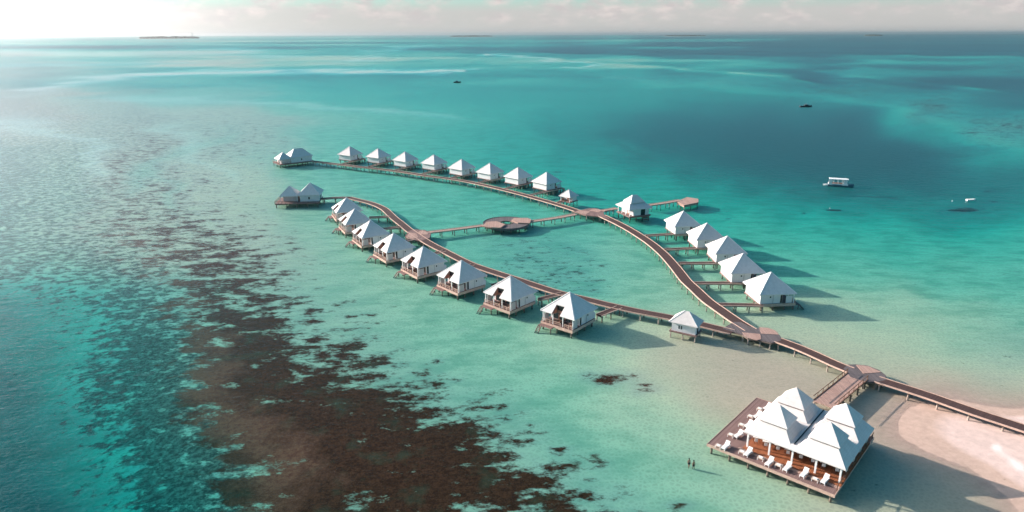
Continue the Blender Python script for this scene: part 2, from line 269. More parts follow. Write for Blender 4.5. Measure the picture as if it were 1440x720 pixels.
def field(x, y):
    """interpolate the survey at world points (arrays)"""
    y = np.maximum(y, 42.0)
    u, v = uvmap(x, y)
    # slow wander so that zone borders are ragged, in the ground's own metres
    out = np.zeros((len(x), 4)); ws = np.zeros(len(x))
    for k in range(len(su)):
        d2 = ((u-su[k])/1.35)**2+(v-sv[k])**2
        sg = 17.0+.06*sv[k]*.5
        w = np.exp(-d2/(2*sg*sg))+2e-3/(1+d2/900.0)**2
        out += w[:, None]*sval[k]; ws += w
    out /= ws[:, None]
    dep, reef, rub, rust = out.T
    dep = np.interp(dep, [-1, 0, 2, 5, 7.5, 12, 22], [-1, 0, 1.35, 2.9, 4.6, 9.5, 26])
    far = np.clip((np.hypot(x, y)-450)/1200, 0, 1)
    dep = np.where(dep > .6, dep*np.exp(far*(.085*wob(x*.05, y*.10, 5)+.035*wob(x*.4, y*.8, 6))), dep)
    reef = np.clip(reef*1.04-.03, 0, .82)
    bright = np.zeros(len(x))
    def segd(pts):
        P = [uvmap(*at(*p)[:2]) for p in pts]; best = np.full(len(x), 1e9)
        for (a, b), (c, d) in zip(P, P[1:]):
            ex, ey = c-a, d-b; t = np.clip(((u-a)*ex+(v-b)*ey)/(ex*ex+ey*ey), 0, 1)
            best = np.minimum(best, np.hypot(u-a-t*ex, v-b-t*ey))
        return best
    for pts, w, dd, st, rf in BARS:
        k = np.exp(-(segd(pts)/w)**2)*st
        if rf == -1: bright = np.maximum(bright, k); continue
        dep = dep*(1-k)+dd*k; reef = reef*(1-k)+rf*k
        if dd < .7: bright = np.maximum(bright, k*.4)
    for px, py, rx, ry, cv in SPOTS:
        a, b = uvmap(*at(px, py)[:2])
        k = np.exp(-(((u-a)/rx)**2+((v-b)/ry)**2)*1.2)
        reef = np.maximum(reef, cv*k)
    return dep, reef, rub, rust, bright
def axis(fine0, fine1, step, lo, hi, grow):
    a = list(np.arange(fine0, fine1+.01, step)); s = step
    while a[-1] < hi: s *= grow; a.append(a[-1]+s)
    s = step
    while a[0] > lo: s *= grow; a.insert(0, a[0]-s)
    return np.array(a)
XS = axis(-130, 130, 1.3, -90000, 90000, 1.06)
YS = axis(55, 330, 1.3, -400, 120000, 1.022)
GX, GY = np.meshgrid(XS, YS); gx = GX.ravel(); gy = GY.ravel()
# wander the lookup position a little (metres, growing with distance from the huts)
r_ = np.hypot(gx, gy-20)
amp = np.minimum(.006*r_, 60)
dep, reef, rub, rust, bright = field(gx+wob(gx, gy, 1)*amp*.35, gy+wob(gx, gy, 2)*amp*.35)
nx, ny = len(XS), len(YS)
def sheet(name, z, material, attrs):
    me = bpy.data.meshes.new(name)
    co = np.stack([gx, gy, z], 1)
    idx = np.arange(nx*ny).reshape(ny, nx)
    fc = np.stack([idx[:-1, :-1], idx[:-1, 1:], idx[1:, 1:], idx[1:, :-1]], -1).reshape(-1, 4)
    me.vertices.add(nx*ny); me.vertices.foreach_set('co', co.ravel().astype(np.float32))
    me.loops.add(len(fc)*4); me.loops.foreach_set('vertex_index', fc.ravel().astype(np.int32))
    me.polygons.add(len(fc)); me.polygons.foreach_set('loop_start', (np.arange(len(fc))*4).astype(np.int32)); me.polygons.foreach_set('loop_total', np.full(len(fc), 4, np.int32))
    me.polygons.foreach_set('use_smooth', np.ones(len(fc), bool))
    me.update(); me.validate()
    for k, a in attrs.items():
        at_ = me.attributes.new(k, 'FLOAT', 'POINT'); at_.data.foreach_set('value', a.astype(np.float32))
    me.materials.append(material)
    o = bpy.data.objects.new(name, me); COL.objects.link(o); o['kind'] = 'structure'; return o

# ---- sea floor material
def seabed_mat():
    m, nt, b = mat('sea_floor_material')
    geo = N(nt, 'ShaderNodeNewGeometry'); pos = geo.outputs['Position']
    def attr(n): a = N(nt, 'ShaderNodeAttribute', attribute_name=n); return a.outputs['Fac']
    def noise(scale, detail=6, rough=.6, st=(1, 1, 1)):
        mp = N(nt, 'ShaderNodeMapping'); mp.inputs['Scale'].default_value = st; mp.inputs['Rotation'].default_value = (0, 0, R(-12)); L(nt, pos, mp.inputs['Vector'])
        n = N(nt, 'ShaderNodeTexNoise'); n.inputs['Scale'].default_value = scale; n.inputs['Detail'].default_value = detail; n.inputs['Roughness'].default_value = rough
        L(nt, mp.outputs[0], n.inputs['Vector']); return n.outputs['Fac']
    def rng(v, a, b_, c, d):
        r = N(nt, 'ShaderNodeMapRange'); r.inputs[1].default_value = a; r.inputs[2].default_value = b_; r.inputs[3].default_value = c; r.inputs[4].default_value = d; L(nt, v, r.inputs[0]); return r.outputs[0]
    def mth(op, a, b_):
        q = N(nt, 'ShaderNodeMath', operation=op)
        for i, v in enumerate((a, b_)):
            if isinstance(v, (int, float)): q.inputs[i].default_value = v
            else: L(nt, v, q.inputs[i])
        return q.outputs[0]
    def mix(f, a, b_, bt='MIX'):
        q = N(nt, 'ShaderNodeMix', data_type='RGBA', blend_type=bt)
        if isinstance(f, (int, float)): q.inputs[0].default_value = f
        else: L(nt, f, q.inputs[0])
        for i, v in ((6, a), (7, b_)):
            if isinstance(v, tuple): q.inputs[i].default_value = (*v, 1)
            else: L(nt, v, q.inputs[i])
        return q.outputs[2]
    sand = mix(rng(noise(.05, 6, .6, (1, 1.6, 1)), .35, .65, 0, 1), (.72, .545, .48), (.65, .50, .44))
    sand = mix(1.0, sand, rng(noise(.7, 4, .7), .3, .7, .86, 1.1), 'MULTIPLY')
    # caustic light ripples painted into the underwater sand colour
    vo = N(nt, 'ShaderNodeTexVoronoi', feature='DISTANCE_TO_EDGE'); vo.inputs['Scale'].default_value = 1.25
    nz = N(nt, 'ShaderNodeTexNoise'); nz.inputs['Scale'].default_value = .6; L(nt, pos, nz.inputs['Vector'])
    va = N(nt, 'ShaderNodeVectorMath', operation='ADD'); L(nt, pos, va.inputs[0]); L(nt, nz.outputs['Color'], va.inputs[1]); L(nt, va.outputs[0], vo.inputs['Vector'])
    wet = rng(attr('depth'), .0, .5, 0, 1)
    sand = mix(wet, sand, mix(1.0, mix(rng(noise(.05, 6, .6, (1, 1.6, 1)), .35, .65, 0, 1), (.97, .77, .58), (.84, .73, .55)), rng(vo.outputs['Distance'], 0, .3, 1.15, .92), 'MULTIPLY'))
    damp = rng(attr('depth'), -.22, -.16, 0, 1)
    sand = mix(damp, sand, mix(1.0, sand, (.80, .76, .70), 'MULTIPLY'))
    # weed films on the sand
    film = mth('MULTIPLY', rng(noise(.09, 7, .65, (1, 1.8, 1)), .44, .62, 0, .72), rng(attr('depth'), .45, 1.0, 0, 1))
    sand = mix(film, sand, (.33, .40, .27))
    haze_ = mth('MULTIPLY', rng(mth('ADD', attr('reef'), mth('MULTIPLY', attr('rubble'), .6)), .04, .5, 0, .75), rng(noise(.12, 8, .7, (1, 1.7, 1)), .32, .62, .25, 1))
    sand = mix(haze_, sand, (.50, .38, .35))
    # reef cover
    n1 = noise(.12, 12, .74, (1, 1.7, 1)); n1 = rng(n1, .29, .71, 0, 1)
    th = mth('SUBTRACT', 1.0, attr('reef'))
    mask = rng(mth('SUBTRACT', n1, th), -.10, .10, 0, 1)
    speck = noise(1.3, 6, .9)
    reefc = mix(rng(speck, .42, .62, 0, 1), (.060, .009, .003), (.20, .036, .016))
    green = mth('MULTIPLY', rng(noise(.16, 4, .6), .54, .68, 0, .4), 1.0)
    reefc = mix(green, reefc, (.085, .085, .05))
    rustc = mix(rng(speck, .4, .65, 0, 1), (.20, .036, .022), (.42, .11, .065))
    rm = rng(mth('ADD', attr('rust'), mth('MULTIPLY', rng(noise(.1, 5, .6), .3, .7, -1, 1), .35)), .3, .8, 0, 1)
    reefc = mix(rm, reefc, rustc)
    # rubble
    n2 = rng(noise(.33, 8, .72, (1, 1.5, 1)), .3, .7, 0, 1)
    mrub = rng(mth('SUBTRACT', n2, mth('SUBTRACT', 1.0, mth('MULTIPLY', attr('rubble'), 1.0))), -.12, .12, 0, 1)
    rubc = mix(rng(noise(1.1, 5, .75), .42, .62, 0, 1), (.05, .045, .04), (.22, .20, .16))
    c = mix(mrub, sand, rubc); c = mix(mask, c, reefc)
    c = mix(attr('bright'), c, (.90, .86, .82))
    L(nt, c, b.inputs['Base Color']); b.inputs['Roughness'].default_value = .95; b.inputs['Specular IOR Level'].default_value = .05
    bp = N(nt, 'ShaderNodeBump'); bp.inputs['Strength'].default_value = .25; bp.inputs['Distance'].default_value = .3; L(nt, speck, bp.inputs['Height']); L(nt, bp.outputs[0], b.inputs['Normal'])
    return m
# ---- water material: clear film that tints with depth, milky turquoise body, wavelets on top
W_K = (.58, .034, .020)      # absorption of red, green, blue per metre of depth
W_BODY = (.0, .070, .074)    # colour of light scattered back by deep lagoon water
def water_mat():
    m, nt, b = mat('lagoon_water'); nt.nodes.remove(b); out = nt.nodes['Material Output']
    a = N(nt, 'ShaderNodeAttribute', attribute_name='depth')
    d = N(nt, 'ShaderNodeMath', operation='MAXIMUM'); d.inputs[1].default_value = 0; L(nt, a.outputs['Fac'], d.inputs[0])
    def ex(k):
        q = N(nt, 'ShaderNodeMath', operation='MULTIPLY'); q.inputs[1].default_value = -k; L(nt, d.outputs[0], q.inputs[0])
        e = N(nt, 'ShaderNodeMath', operation='EXPONENT'); L(nt, q.outputs[0], e.inputs[0]); return e.outputs[0]
    cc = N(nt, 'ShaderNodeCombineColor')
    for i, k in enumerate(W_K): L(nt, ex(k), cc.inputs[i])
    tr = N(nt, 'ShaderNodeBsdfTransparent'); L(nt, cc.outputs[0], tr.inputs[0])
    geo = N(nt, 'ShaderNodeNewGeometry')
    def noise(scale, st, detail, rot):
        mp = N(nt, 'ShaderNodeMapping'); mp.inputs['Scale'].default_value = st; mp.inputs['Rotation'].default_value = (0, 0, R(rot)); L(nt, geo.outputs['Position'], mp.inputs['Vector'])
        n = N(nt, 'ShaderNodeTexNoise'); n.inputs['Scale'].default_value = scale; n.inputs['Detail'].default_value = detail; n.inputs['Roughness'].default_value = .6; L(nt, mp.outputs[0], n.inputs['Vector']); return n.outputs['Fac']
    w1 = noise(.9, (1, 2.0, 1), 4, 25); w2 = noise(.22, (1, 2.2, 1), 3, 15)
    s = N(nt, 'ShaderNodeMath', operation='MULTIPLY_ADD'); s.inputs[1].default_value = 1.8; L(nt, w2, s.inputs[0]); L(nt, w1, s.inputs[2])
    bp = N(nt, 'ShaderNodeBump'); bp.inputs['Strength'].default_value = .8; bp.inputs['Distance'].default_value = .17; L(nt, s.outputs[0], bp.inputs['Height'])
    di = N(nt, 'ShaderNodeBsdfDiffuse'); di.inputs[0].default_value = (*W_BODY, 1); L(nt, bp.outputs[0], di.inputs['Normal'])
    body = N(nt, 'ShaderNodeMath', operation='SUBTRACT'); body.inputs[0].default_value = 1; L(nt, ex(.045), body.inputs[1])
    m1 = N(nt, 'ShaderNodeMixShader'); L(nt, body.outputs[0], m1.inputs[0]); L(nt, tr.outputs[0], m1.inputs[1]); L(nt, di.outputs[0], m1.inputs[2])
    gl = N(nt, 'ShaderNodeBsdfGlossy'); gl.inputs['Roughness'].default_value = .33; L(nt, bp.outputs[0], gl.inputs['Normal']); gl.inputs[0].default_value = (.76, .82, .86, 1)
    fr = N(nt, 'ShaderNodeFresnel'); fr.inputs[0].default_value = 1.33; L(nt, bp.outputs[0], fr.inputs['Normal'])
    fm = N(nt, 'ShaderNodeMath', operation='MINIMUM'); fm.inputs[1].default_value = .5; L(nt, fr.outputs[0], fm.inputs[0])
    m2 = N(nt, 'ShaderNodeMixShader'); f2 = N(nt, 'ShaderNodeMath', operation='POWER'); f2.inputs[1].default_value = 1.68; L(nt, fm.outputs[0], f2.inputs[0]); L(nt, f2.outputs[0], m2.inputs[0]); L(nt, m1.outputs[0], m2.inputs[1]); L(nt, gl.outputs[0], m2.inputs[2])
    L(nt, m2.outputs[0], out.inputs[0]); return m
zb = -np.clip(dep, -.9, 6.0)
zb = np.where(dep > 0, -np.clip(dep, 0, 10)*.38-.02, np.minimum(-dep, 1.0))
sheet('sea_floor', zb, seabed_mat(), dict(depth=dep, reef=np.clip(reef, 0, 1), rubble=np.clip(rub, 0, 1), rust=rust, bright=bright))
sheet('water', np.zeros(nx*ny), water_mat(), dict(depth=dep))

# ------------------------------------------------------------------ walkways
ZD = 1.6
pile_mesh = {}
def mk_pile(p, parent, r=.15, top=1.36, bot=-1.6, m='pile'):
    key = (r, top, bot, m)
    if key not in pile_mesh:
        o = MB().tube((0, 0, bot), (0, 0, top), r*1.05, r, 8).build('pile', M[m], parent, smooth=False); pile_mesh[key] = o.data
    else:
        o = bpy.data.objects.new('pile', pile_mesh[key]); COL.objects.link(o); o.parent = parent
    o.location = (p[0], p[1], 0); return o
def ribbon(pts, offs, z0, z1):
    """solid strip between two lateral offsets along a path"""
    mb = MB(); n = len(pts); uv = []; s = 0
    for i, p in enumerate(pts):
        d = (pts[min(i+1, n-1)]-pts[max(i-1, 0)]); d.z = 0; d.normalize(); k = Vector((-d.y, d.x, 0))
        if i: s += (pts[i]-pts[i-1]).length
        for o, z in ((offs[0], z0), (offs[1], z0), (offs[1], z1), (offs[0], z1)):
            mb.v.append((p.x+k.x*o, p.y+k.y*o, z)); uv.append((s, o))
    for i in range(n-1):
        a = i*4; b = a+4
        for j in range(4): mb.f.append((a+j, a+(j+1) % 4, b+(j+1) % 4, b+j))
    mb.f += [(3, 2, 1, 0), tuple((n-1)*4+j for j in range(4))]; mb.uv = uv
    return mb
def walkway(name, px, label, cat, width=2.4, z=ZD, every=5.0, group=None, curb=True, m='deck', rail=False, world=None, start=1.0):
    pts = smooth_path(world if world else [at(a, b, z) for a, b in px])
    root = empty(name, (0, 0, 0), 0, label, cat, group)
    c = pts[len(pts)//2]; root.location = (c.x, c.y, 0); o0 = Vector((c.x, c.y, 0))
    pts = [p-o0 for p in pts]; h = width/2
    ribbon(pts, (-h+.02, h-.02), z-.16, z).build('deck', M[m], root)
    ribbon(pts, (-.75*h, -.75*h+.2), z-.42, z-.16).build('joist', M['pile'], root)
    ribbon(pts, (.75*h-.2, .75*h), z-.42, z-.16).build('joist', M['pile'], root)
    if curb:
        for sgn in (-1, 1):
            a, b = sorted((sgn*h, sgn*(h+.17)))
            ribbon(pts, (a, b), z-.20, z+.10).build('edge_beam', M['beam'], root)
    acc = start; s = 0; k = 0
    for i in range(1, len(pts)):
        d = pts[i]-pts[i-1]; ln = d.length
        while acc <= s+ln:
            p = pts[i-1]+d*((acc-s)/ln); q = Vector((-d.y, d.x, 0)).normalized()
            mb = MB(); mb.bar(p+q*(h+.3)+Vector((0, 0, -.45-0*z)), p-q*(h+.3)+Vector((0, 0, -.45)), .2, .2)
            if k < 46:
                for sg in (-1, 1):
                    mk_pile(p+q*sg*(h+.05), root, .16, z-.30-.22, m='paleile' if sg < 0 else 'pile')
                mb.build('cross_beam', M['pile'], root)
            acc += every; k += 1
        s += ln
    return root, [p+o0 for p in pts]

walkway('walkway', [(434,226),(456,228.6),(481,231.5),(506,234.6),(537,237.9),(568,242),(600,247),(631,251),(660,255.8),(693,263),(724,270.6),(755,279),(787,288.3),(812,296.5)],
        'long dark boardwalk curving past the far row of white villas', 'boardwalk', 2.6, every=5.2, group='main boardwalks of the resort')
walkway('walkway', [(490,277.6),(503,280.8),(523,286),(540,293.5),(552.5,305),(565,315),(577.5,325),(602,341),(627,354),(659,370),(690,381),(729,393.5),(758,403),(787,412),(829,422),(860,429.6),(900,438.2),(941,446),(990,457),(1030,467)],
        'dark boardwalk behind the near left row of villas, ending at the wedge-shaped junction', 'boardwalk', 2.6, every=4.4, group='main boardwalks of the resort')
walkway('walkway', [(846,303),(860,309.5),(879,319),(897.5,330),(916,342.5),(933,357),(945,370),(956,383.5),(965,395),(977,406),(994,422),(1012.5,435.4),(1035,451),(1056,464)],
        'brown boardwalk bending along the right-hand row of five villas', 'boardwalk', 2.9, every=4, group='main boardwalks of the resort')
walkway('walkway', [(1094,478),(1120,487.5),(1146,498.5),(1173,511),(1196,520.5)],
        'short straight boardwalk between the two large junction platforms on the right', 'boardwalk', 2.6, every=4, group='main boardwalks of the resort')
walkway('walkway', [(1233,533),(1250,538.5),(1307,556.7),(1373,580),(1440,602),(1520,630)],
        'boardwalk crossing the pink sand bank towards the right edge', 'boardwalk', 2.6, every=5, group='main boardwalks of the resort')
walkway('walkway', [(598,327),(640,322),(680,316.8)],
        'straight pale footbridge from the left boardwalk to the round deck', 'footbridge', 2.0, every=4.5, m='deck_pink')
walkway('walkway', [(744,311.5),(780,306.5),(809,301)],
        'straight pale footbridge from the round deck to the far junction platform', 'footbridge', 2.0, every=4.5, m='deck_pink')
walkway('walkway', [(847,296),(868,292.5)],
        'short pale footbridge leading to the two-tier arrival pavilion', 'footbridge', 2.0, every=3.5, m='deck_pink')
walkway('walkway', [(911,288.5),(935,285),(957,281)],
        'narrow jetty running from the arrival pavilion out to the square pier head', 'jetty', 2.0, every=4.5, m='deck_pink')
walkway('walkway', [(452,279.5),(470,278),(492,277.6)],
        'dark footbridge to the twin-roof villa at the near tip', 'footbridge', 2.0, every=4.5)

def platform(name, pts, label, cat, z=ZD+.015, m='deck_obj', group=None, pads=(), th=.2, world=False, curb=True):
    P = [Vector(p) if world else at(p[0], p[1], z) for p in pts]
    c = sum(P, Vector())/len(P); o0 = Vector((c.x, c.y, 0)); root = empty(name, o0, 0, label, cat, group)
    Q = [p-o0 for p in P]
    MB().prism(Q, z-th, z).build('deck', M[m], root)
    mb = MB(); n = len(Q)
    for i in range(n):
        a, b = Q[i], Q[(i+1) % n]; mb.bar(a+Vector((0, 0, -.28-0*z)), b+Vector((0, 0, -.28)), .22, .2)
    mb.build('joist', M['pile'], root)
    for i in range(n):
        q = Q[i]*.93; mk_pile(q, root, .17, z-th, m='paleile')
        if (Q[i]-Q[(i+1) % n]).length > 5: mk_pile((Q[i]+Q[(i+1) % n])*.465, root, .17, z-th)
    for k, (pp, pm) in enumerate(pads):
        T = [at(p[0], p[1], z+.06)-o0 for p in pp]; MB().prism(T, z+.003, z+.06+.004*k).build('sun_pad', M[pm], root)
    return root
def ell(cx, cy, rx, ry, n=24, a0=0, a1=360): return [(cx+rx*cos(R(a0+(a1-a0)*i/(n-(a1-a0 != 360)))), cy+ry*sin(R(a0+(a1-a0)*i/(n-(a1-a0 != 360))))) for i in range(n)]
platform('junction_platform', [(806,297.5),(824,302.5),(846,305),(858,308.5),(850,302),(848,297),(838,292.8),(828,292.8)],
         'small reddish platform where the far boardwalk, two footbridges and the right boardwalk meet', 'platform',
         pads=[([(808,298.5),(824,301.6),(830,297.5),(815,295.3)], 'deck_pink'), ([(829,296.2),(833,293.4),(842,294),(846.5,296.3),(842,298.2)], 'deck_pink')])
platform('junction_platform', [(570,332),(574,325),(584,322.5),(598,323.5),(606,328),(604,334.5),(592,338.5),(578,337)],
         'pale eight-sided platform where the left boardwalk meets the footbridge to the round deck', 'platform',
         pads=[([(572,332),(576,327),(586,328.5),(588,333.5),(580,336)], 'deck_pink'), ([(588,326),(594,323.8),(603,327),(601,330),(592,329.5)], 'deck_pink')])
platform('junction_platform', [(1016,462),(1032,452.5),(1042,453),(1052,458.5),(1068,462),(1080,461.5),(1093,467),(1098,473.5),(1098,479),(1085,482),(1070,478.5),(1052,475),(1044,470)],
         'large wedge-shaped dark platform with two pale half-round pads where the near and right boardwalks join', 'platform', m='deck_grey',
         pads=[([(1043.5,467.3),(1069,469.5),(1070.5,476.8),(1064,478.5),(1054,475.5),(1047,471.5)], 'deck_pink'), ([(1067.5,460),(1080,461),(1090,464.5),(1095.5,470.5),(1070.5,469)], 'deck_pink')])
platform('junction_platform', [(1186,518),(1193,512.5),(1204,512.3),(1220,514),(1236,520),(1246,528),(1246,534),(1234,537),(1214,536),(1196,530)],
         'round-backed platform with a pale fan-shaped pad above the footbridge to the restaurant', 'platform', m='deck_grey',
         pads=[([(1204,512.8),(1221,514.8),(1240,523.2),(1214,525.2)], 'deck_pink')])
platform('pier_head', [(952,283.5),(966,277),(982,279.6),(982,284.5),(962,288.5)],
         'square dark pier head with pinkish boards at the end of the arrival jetty', 'platform', m='deck_pink', th=.9)
# round deck
rc = Vector((-2.05, 233.2, 0)); rd = empty('round_deck', rc, 0, 'dark circular deck with an open centre and two pale landings', 'deck')
mb = MB(); n = 48; zt = ZD+.02
for i in range(n):
    a = 2*pi*i/n
    for r, z in ((2.4, zt-.25), (8.0, zt-.25), (8.0, zt), (2.4, zt)): mb.v.append((r*cos(a), r*sin(a), z))
for i in range(n):
    a = i*4; b = ((i+1) % n)*4
    for j in range(4): mb.f.append((a+j, a+(j+1) % 4, b+(j+1) % 4, b+j))
mb.build('ring_deck', M['deck_grey'], rd)
for r0, r1, z0, z1 in ((8.0, 8.2, zt-.7, zt+.12), (2.25, 2.4, zt-.3, zt+.1)):
    mb = MB()
    for i in range(n):
        a = 2*pi*i/n
        for r, z in ((r0, z0), (r1, z0), (r1, z1), (r0, z1)): mb.v.append((r*cos(a), r*sin(a), z))
    for i in range(n):
        a = i*4; b = ((i+1) % n)*4
        for j in range(4): mb.f.append((a+j, a+(j+1) % 4, b+(j+1) % 4, b+j))
    mb.build('rim', M['deck_grey' if r0 > 5 else 'pile'], rd)
for pts in ([(679,317.5),(684,311.8),(698,311),(711,315.3),(704,320),(690,319.5)], [(719.5,309.5),(723,306.3),(742,306.3),(747,308.3),(745,313.8),(728,313)]):
    MB().prism([at(a, b, zt+.42)-rc for a, b in pts], zt+.003, zt+.42).build('landing', M['deck_pink'], rd)
for i in range(14):
    a = 2*pi*i/14; mk_pile((7.4*cos(a), 7.4*sin(a)), rd, .2, zt-.25)
    if i % 2 == 0: mk_pile((3.9*cos(a), 3.9*sin(a)), rd, .2, zt-.25)

# ------------------------------------------------------------------ villas
def hip_roof(mb, hx, hy, ez, az, ridge=0, th=.14, cx=0, cy=0):
    vs = []
    for dz in (0, -th):
        vs += [(cx-hx, cy-hy, ez+dz), (cx+hx, cy-hy, ez+dz), (cx+hx, cy+hy, ez+dz), (cx-hx, cy+hy, ez+dz)]
        vs += [(cx-ridge, cy, az+dz), (cx+ridge, cy, az+dz)] if ridge else [(cx, cy, az+dz)]
    n = 6 if ridge else 5
    if ridge: top = [(0, 1, 5, 4), (1, 2, 5), (2, 3, 4, 5), (3, 0, 4)]
    else: top = [(0, 1, 4), (1, 2, 4), (2, 3, 4), (3, 0, 4)]
    fs = top+[tuple(i+n for i in f[::-1]) for f in top]+[(i, i+n, (i+1) % 4+n, (i+1) % 4) for i in range(4)]
    return mb.add(vs, fs)
EZ, AZ, HF = 4.3, 8.45, 4.8
def villa_roof(parent):
    """square pyramid whose sea face (+x) has a notch cut up from the eave over the veranda"""
    sl = (AZ-EZ)/HF
    def pt(y, t, dz=0):       # t: height fraction on the +x face
        x = HF*(1-t); return (x, y, EZ+(AZ-EZ)*t+dz)
    y0, y1, tt = -1.55, .75, .40
    th = .16; mb = MB(); vs = []
    for dz in (0, -th):
        vs += [(-HF, -HF, EZ+dz), (HF, -HF, EZ+dz), (HF, HF, EZ+dz), (-HF, HF, EZ+dz), (0, 0, AZ+dz),
               pt(y0, 0, dz), pt(y0, tt, dz), pt(y1, tt, dz), pt(y1, 0, dz)]
    top = [(0, 1, 4), (2, 3, 4), (3, 0, 4), (1, 5, 6, 4), (6, 7, 4), (7, 8, 2, 4)]
    fs = top+[tuple(i+9 for i in f[::-1]) for f in top]
    rim = [0, 1, 5, 6, 7, 8, 2, 3]
    fs += [(rim[i], rim[i]+9, rim[(i+1) % 8]+9, rim[(i+1) % 8]) for i in range(8)]
    mb.add(vs, fs); r = mb.build('roof', M['roof'], parent)
    hc = MB()
    for (x, y) in ((-HF, -HF), (HF, -HF), (HF, HF), (-HF, HF)):
        hc.bar((x*1.0, y*1.0, EZ+.03), (0, 0, AZ+.05), .22, .07)
    hc.build('ridge_cap', M['white'], r)
    t = MB()      # timber cheeks and head of the notch
    xe = HF*(1-tt); zt_ = EZ+(AZ-EZ)*tt
    for y in (y0+.06, y1-.06):
        t.add([(HF-.1, y-.05, EZ-.35), (xe, y-.05, EZ-.35), (xe, y-.05, zt_-.22), (HF-.1, y-.05, EZ-.04),
               (HF-.1, y+.05, EZ-.35), (xe, y+.05, EZ-.35), (xe, y+.05, zt_-.22), (HF-.1, y+.05, EZ-.04)],
              [(0, 1, 2, 3), (7, 6, 5, 4), (0, 4, 5, 1), (1, 5, 6, 2), (2, 6, 7, 3), (3, 7, 4, 0)])
    t.box(xe+.02, xe+.12, y0+.12, y1-.12, EZ-.35, EZ+.3)
    t.build('notch_frame', M['redwood'], r)
    MB().box(xe+.0, xe+.06, y0+.2, y1-.2, EZ+.32, zt_-.24).build('upper_window', M['dark'], r)
    return r
def make_villa():
    v = empty('overwater_villa', (0, 0, 0), 0, 'villa', 'villa', 'white pyramid-roofed villas on stilts')
    MB().box(-4.3, 5.0, -4.45, 4.45, 1.42, 1.66).build('deck', M['deck_obj'], v)
    MB().box(-4.25, 4.95, -4.5, -4.45, 1.0, 1.70).box(-4.25, 4.95, 4.45, 4.5, 1.0, 1.70).box(5.0, 5.05, -4.5, 4.5, 1.0, 1.70).build('fascia', M['beam'], v)
    for x in (-3.6, -.6, 2.4, 4.7):
        for y in (-4.0, 0, 4.0): mk_pile((x, y), v, .19, 1.42, -2.2)
    jb = MB()
    for x in (-3.6, -.6, 2.4, 4.7): jb.box(x-.12, x+.12, -4.3, 4.3, 1.1, 1.41)
    jb.build('joist', M['pile'], v)
    w = MB().box(-4.1, 1.6, -4.1, 4.1, 1.66, 4.30)
    w.build('wall', M['wall'], v)
    # side screens of the veranda with an opening above
    for sy in (-1, 1):
        y0, y1 = sorted((sy*3.98, sy*4.1))
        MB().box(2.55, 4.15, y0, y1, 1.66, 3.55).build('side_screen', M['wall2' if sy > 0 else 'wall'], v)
        d = MB().box(1.05, 1.55, *sorted((sy*4.10, sy*4.13)), 1.75, 3.9).build('door', M['dark'], v)
        p = MB().box(-1.75, -1.35, *sorted((sy*4.10, sy*4.14)), 3.15, 3.6).build('window', M['glass'], v)
        MB().box(-1.83, -1.27, *sorted((sy*4.105, sy*4.12)), 3.07, 3.68).build('window_frame', M['white'], p)
        MB().tube((-.85, sy*4.2, 1.3), (-.85, sy*4.2, 4.1), .05, n=6).build('downpipe', M['metal'], v)
        MB().box(-4.95, -4.12, *sorted((sy*3.0, sy*3.95)), 1.44, 2.9).build('service_box', M['wall'], v)
    MB().box(1.6, 1.66, -3.4, 3.4, 1.75, 3.85).build('glass_door', M['glass'], v)
    fm = MB()
    for y in (-3.4, -1.7, 0, 1.7, 3.4): fm.box(1.66, 1.72, y-.07, y+.07, 1.7, 3.9)
    fm.build('door_frame', M['redwood'], v)
    for x, y in ((4.5, -4.15), (4.5, -1.4), (4.5, 1.4), (4.5, 4.15)):
        MB().box(x-.09, x+.09, y-.09, y+.09, 1.66, 4.22).build('post', M['white'], v)
    rl = MB().box(4.80, 4.88, -4.3, 1.0, 2.52, 2.62).box(4.82, 4.86, -4.3, 1.0, 2.1, 2.16).box(4.80, 4.88, 2.0, 4.3, 2.52, 2.62).box(4.82, 4.86, 2.0, 4.3, 2.1, 2.16)
    for y in (-4.2, -3.1, -2, -.9, .95, 2.1, 3.2, 4.2): rl.box(4.79, 4.89, y-.05, y+.05, 1.66, 2.52)
    rl.build('railing', M['beam'], v)
    MB().box(5.06, 6.2, -4.3, -.6, 1.05, 1.25).build('lower_landing', M['deck_obj'], v)
    st = MB()
    for y in (-4.3, -3.4): st.bar((6.2, y, 1.1), (7.7, y, -.5), .12, .22)
    for k in range(6): st.box(6.25+k*.25, 6.5+k*.25, -4.25, -3.45, .92-k*.26, .98-k*.26)
    st.build('stairs', M['pile'], v)
    for y in (-4.1, -.9): mk_pile((6.0, y), v, .13, 1.05, -2.2)
    villa_roof(v)
    return v
proto = make_villa(); used = [False]
VILLAS = []
def place_villa(x, y, ang, label, group):
    if not used[0]: used[0] = True; o = proto
    else: o = copy_tree(proto)
    o.location = (x, y, 0); o.rotation_euler.z = R(ang); o['label'] = label; o['group'] = group
    VILLAS.append(o)
    side = -1 if 'left row' in group else 1       # the service box stands at one corner only
    for ch in KIDS(o):
        if ch.name.startswith('service_box') and sum(v.co.y for v in ch.data.vertices)*side > 0: bpy.data.objects.remove(ch)
    return o
ORD = ['first', 'second', 'third', 'fourth', 'fifth', 'sixth', 'seventh', 'eighth']
Bp = [(13.3,147.0,50.1),(-.4,158.2,47.2),(-13.3,170.5,42.7),(-24.9,183.0,38.5),(-35.5,196.7,35.5),(-45.4,211.6,31.5),(-53.7,227.0,27.0),(-60.4,243.4,24.5)]
